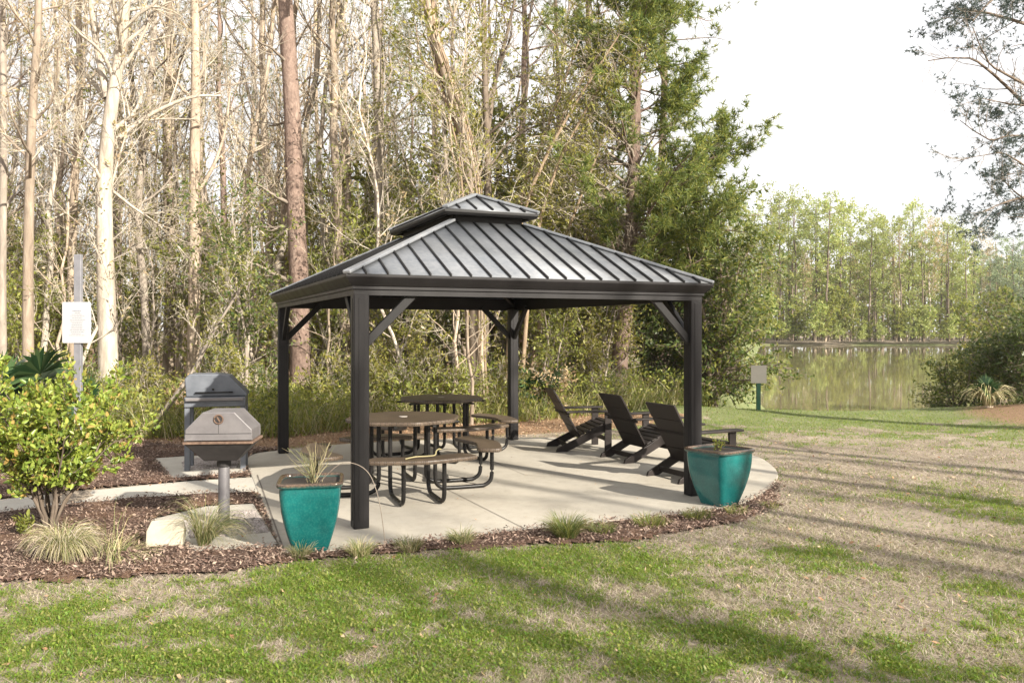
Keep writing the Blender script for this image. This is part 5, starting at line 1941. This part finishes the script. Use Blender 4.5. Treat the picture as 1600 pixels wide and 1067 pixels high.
# trees of the same wood standing right of and behind the camera: they throw the streaks of shade on the lawn
def shade_tree(seed, H, r0):
    rng = np.random.default_rng(seed)
    tr = Geo(); cr = Geo()
    P, R = trunk_line(rng, H, r0, 14, .02)
    tr.tubes(P, R, 9)
    l1 = spawn(rng, P, R, 9, .35, .98, .5, 1.1, lambda t, r: H * .26 * (1.1 - .7 * t) * r.uniform(.5, 1.2, t.shape), 7, .15, .08, .42, .015)
    tr.tubes(*l1, 5)
    l2 = spawn(rng, *l1, 5, .25, 1, .4, 1.0, lambda t, r: r.uniform(.5, 1.6, t.shape), 5, .15, .06, .5, .008)
    cr.tubes(*l2, 4, 1)
    pos, dr = on_lines(rng, l2[0], 6, .3, 1, .1)
    cr.quads(leaf_quads(rng, pos, dr, .07, .16), 0)
    return tree_obj('bare_tree', tr, M['bark_tan'], cr, [M['leaf_olive'], M['twig_tan']])


shade = [shade_tree(700 + i, 15, .17) for i in range(2)]
for i, (x, y) in enumerate(((12.5, 0.6), (17.5, -2.0), (16.5, -10.5), (22.0, -9.0), (11.0, -11.5), (13.0, 3.0), (14.5, -8.2), (19.0, -13.5), (15.0, -5.4), (13.2, -2.6))):
    place(shade[i % 2], (x, y, -.03), i * 1.3, .85 + .05 * (i % 4), 'bare tree on the lawn side, out of view, shading the grass', 'tree', 'trees outside the view shading the lawn')

# ------------------------------------------------------------------ air
s = Solid(); s.box((0, 60, 11.5), (330, 240, 30))
hz_m = bpy.data.materials.new('haze'); hz_m.use_nodes = True
nt = hz_m.node_tree; nt.nodes.clear()
out = nt.nodes.new('ShaderNodeOutputMaterial'); pv = nt.nodes.new('ShaderNodeVolumePrincipled')
pv.inputs['Color'].default_value = (.97, .97, .95, 1); pv.inputs['Density'].default_value = .0003; pv.inputs['Anisotropy'].default_value = .2
nt.links.new(pv.outputs[0], out.inputs['Volume'])
tag(s.build('haze', hz_m, None, 0), 'thin pale haze in the air over the pond and woods', 'haze', kind='stuff')

# ------------------------------------------------------------------ light, sky, camera
EL_SUN = R_(27)
sd = Vector((.72 * math.cos(EL_SUN), -.69 * math.cos(EL_SUN), math.sin(EL_SUN))).normalized()
sun = bpy.data.lights.new('sun', 'SUN')
sun.energy = 5.0
sun.angle = R_(.6)
sun.color = (1.0, .93, .81)
so = link(bpy.data.objects.new('sun', sun))
so.rotation_euler = sd.to_track_quat('Z', 'Y').to_euler()
w = bpy.data.worlds.new('World')
scene.world = w
w.use_nodes = True
nt = w.node_tree
bg = nt.nodes['Background']
sky = nt.nodes.new('ShaderNodeTexSky')
sky.sky_type = 'NISHITA'
sky.sun_disc = False
sky.sun_elevation = EL_SUN
sky.sun_rotation = math.atan2(sd.x, sd.y)
sky.dust_density = 3.0
sky.air_density = 1.0
# thin bright overcast over the blue
tc = nt.nodes.new('ShaderNodeTexCoord')
cn = noise(nt, 1.6, 5, .6, tc.outputs['Generated'], .4)
cr_ = ramp(nt, [(.30, (.50, .50, .50)), (.62, (.92, .92, .92))], cn.outputs[0])
mx = mixc(nt, cr_.outputs[0], sky.outputs[0], (9.2, 9.0, 8.9))
nt.links.new(mx, bg.inputs['Color'])
bg.inputs['Strength'].default_value = .071

cam = bpy.data.cameras.new('camera')
cam.sensor_width = 36
cam.lens = F / 1600 * 36
cam.shift_y = (HY - 533.5) / 1600
cam.clip_start = .05
cam.clip_end = 2000
co = link(bpy.data.objects.new('camera', cam))
co.location = (0, 0, HC)
co.rotation_euler = (R_(90), 0, 0)
scene.camera = co
scene.view_settings.view_transform = 'Standard'
scene.view_settings.look = 'None'
scene.view_settings.gamma = 1
scene.view_settings.exposure = 1.3
scene.render.engine = 'CYCLES'
scene.cycles.max_bounces = 6
scene.cycles.diffuse_bounces = 3
scene.cycles.glossy_bounces = 3
scene.cycles.transmission_bounces = 3
scene.cycles.use_denoising = True
scene.render.film_transparent = False
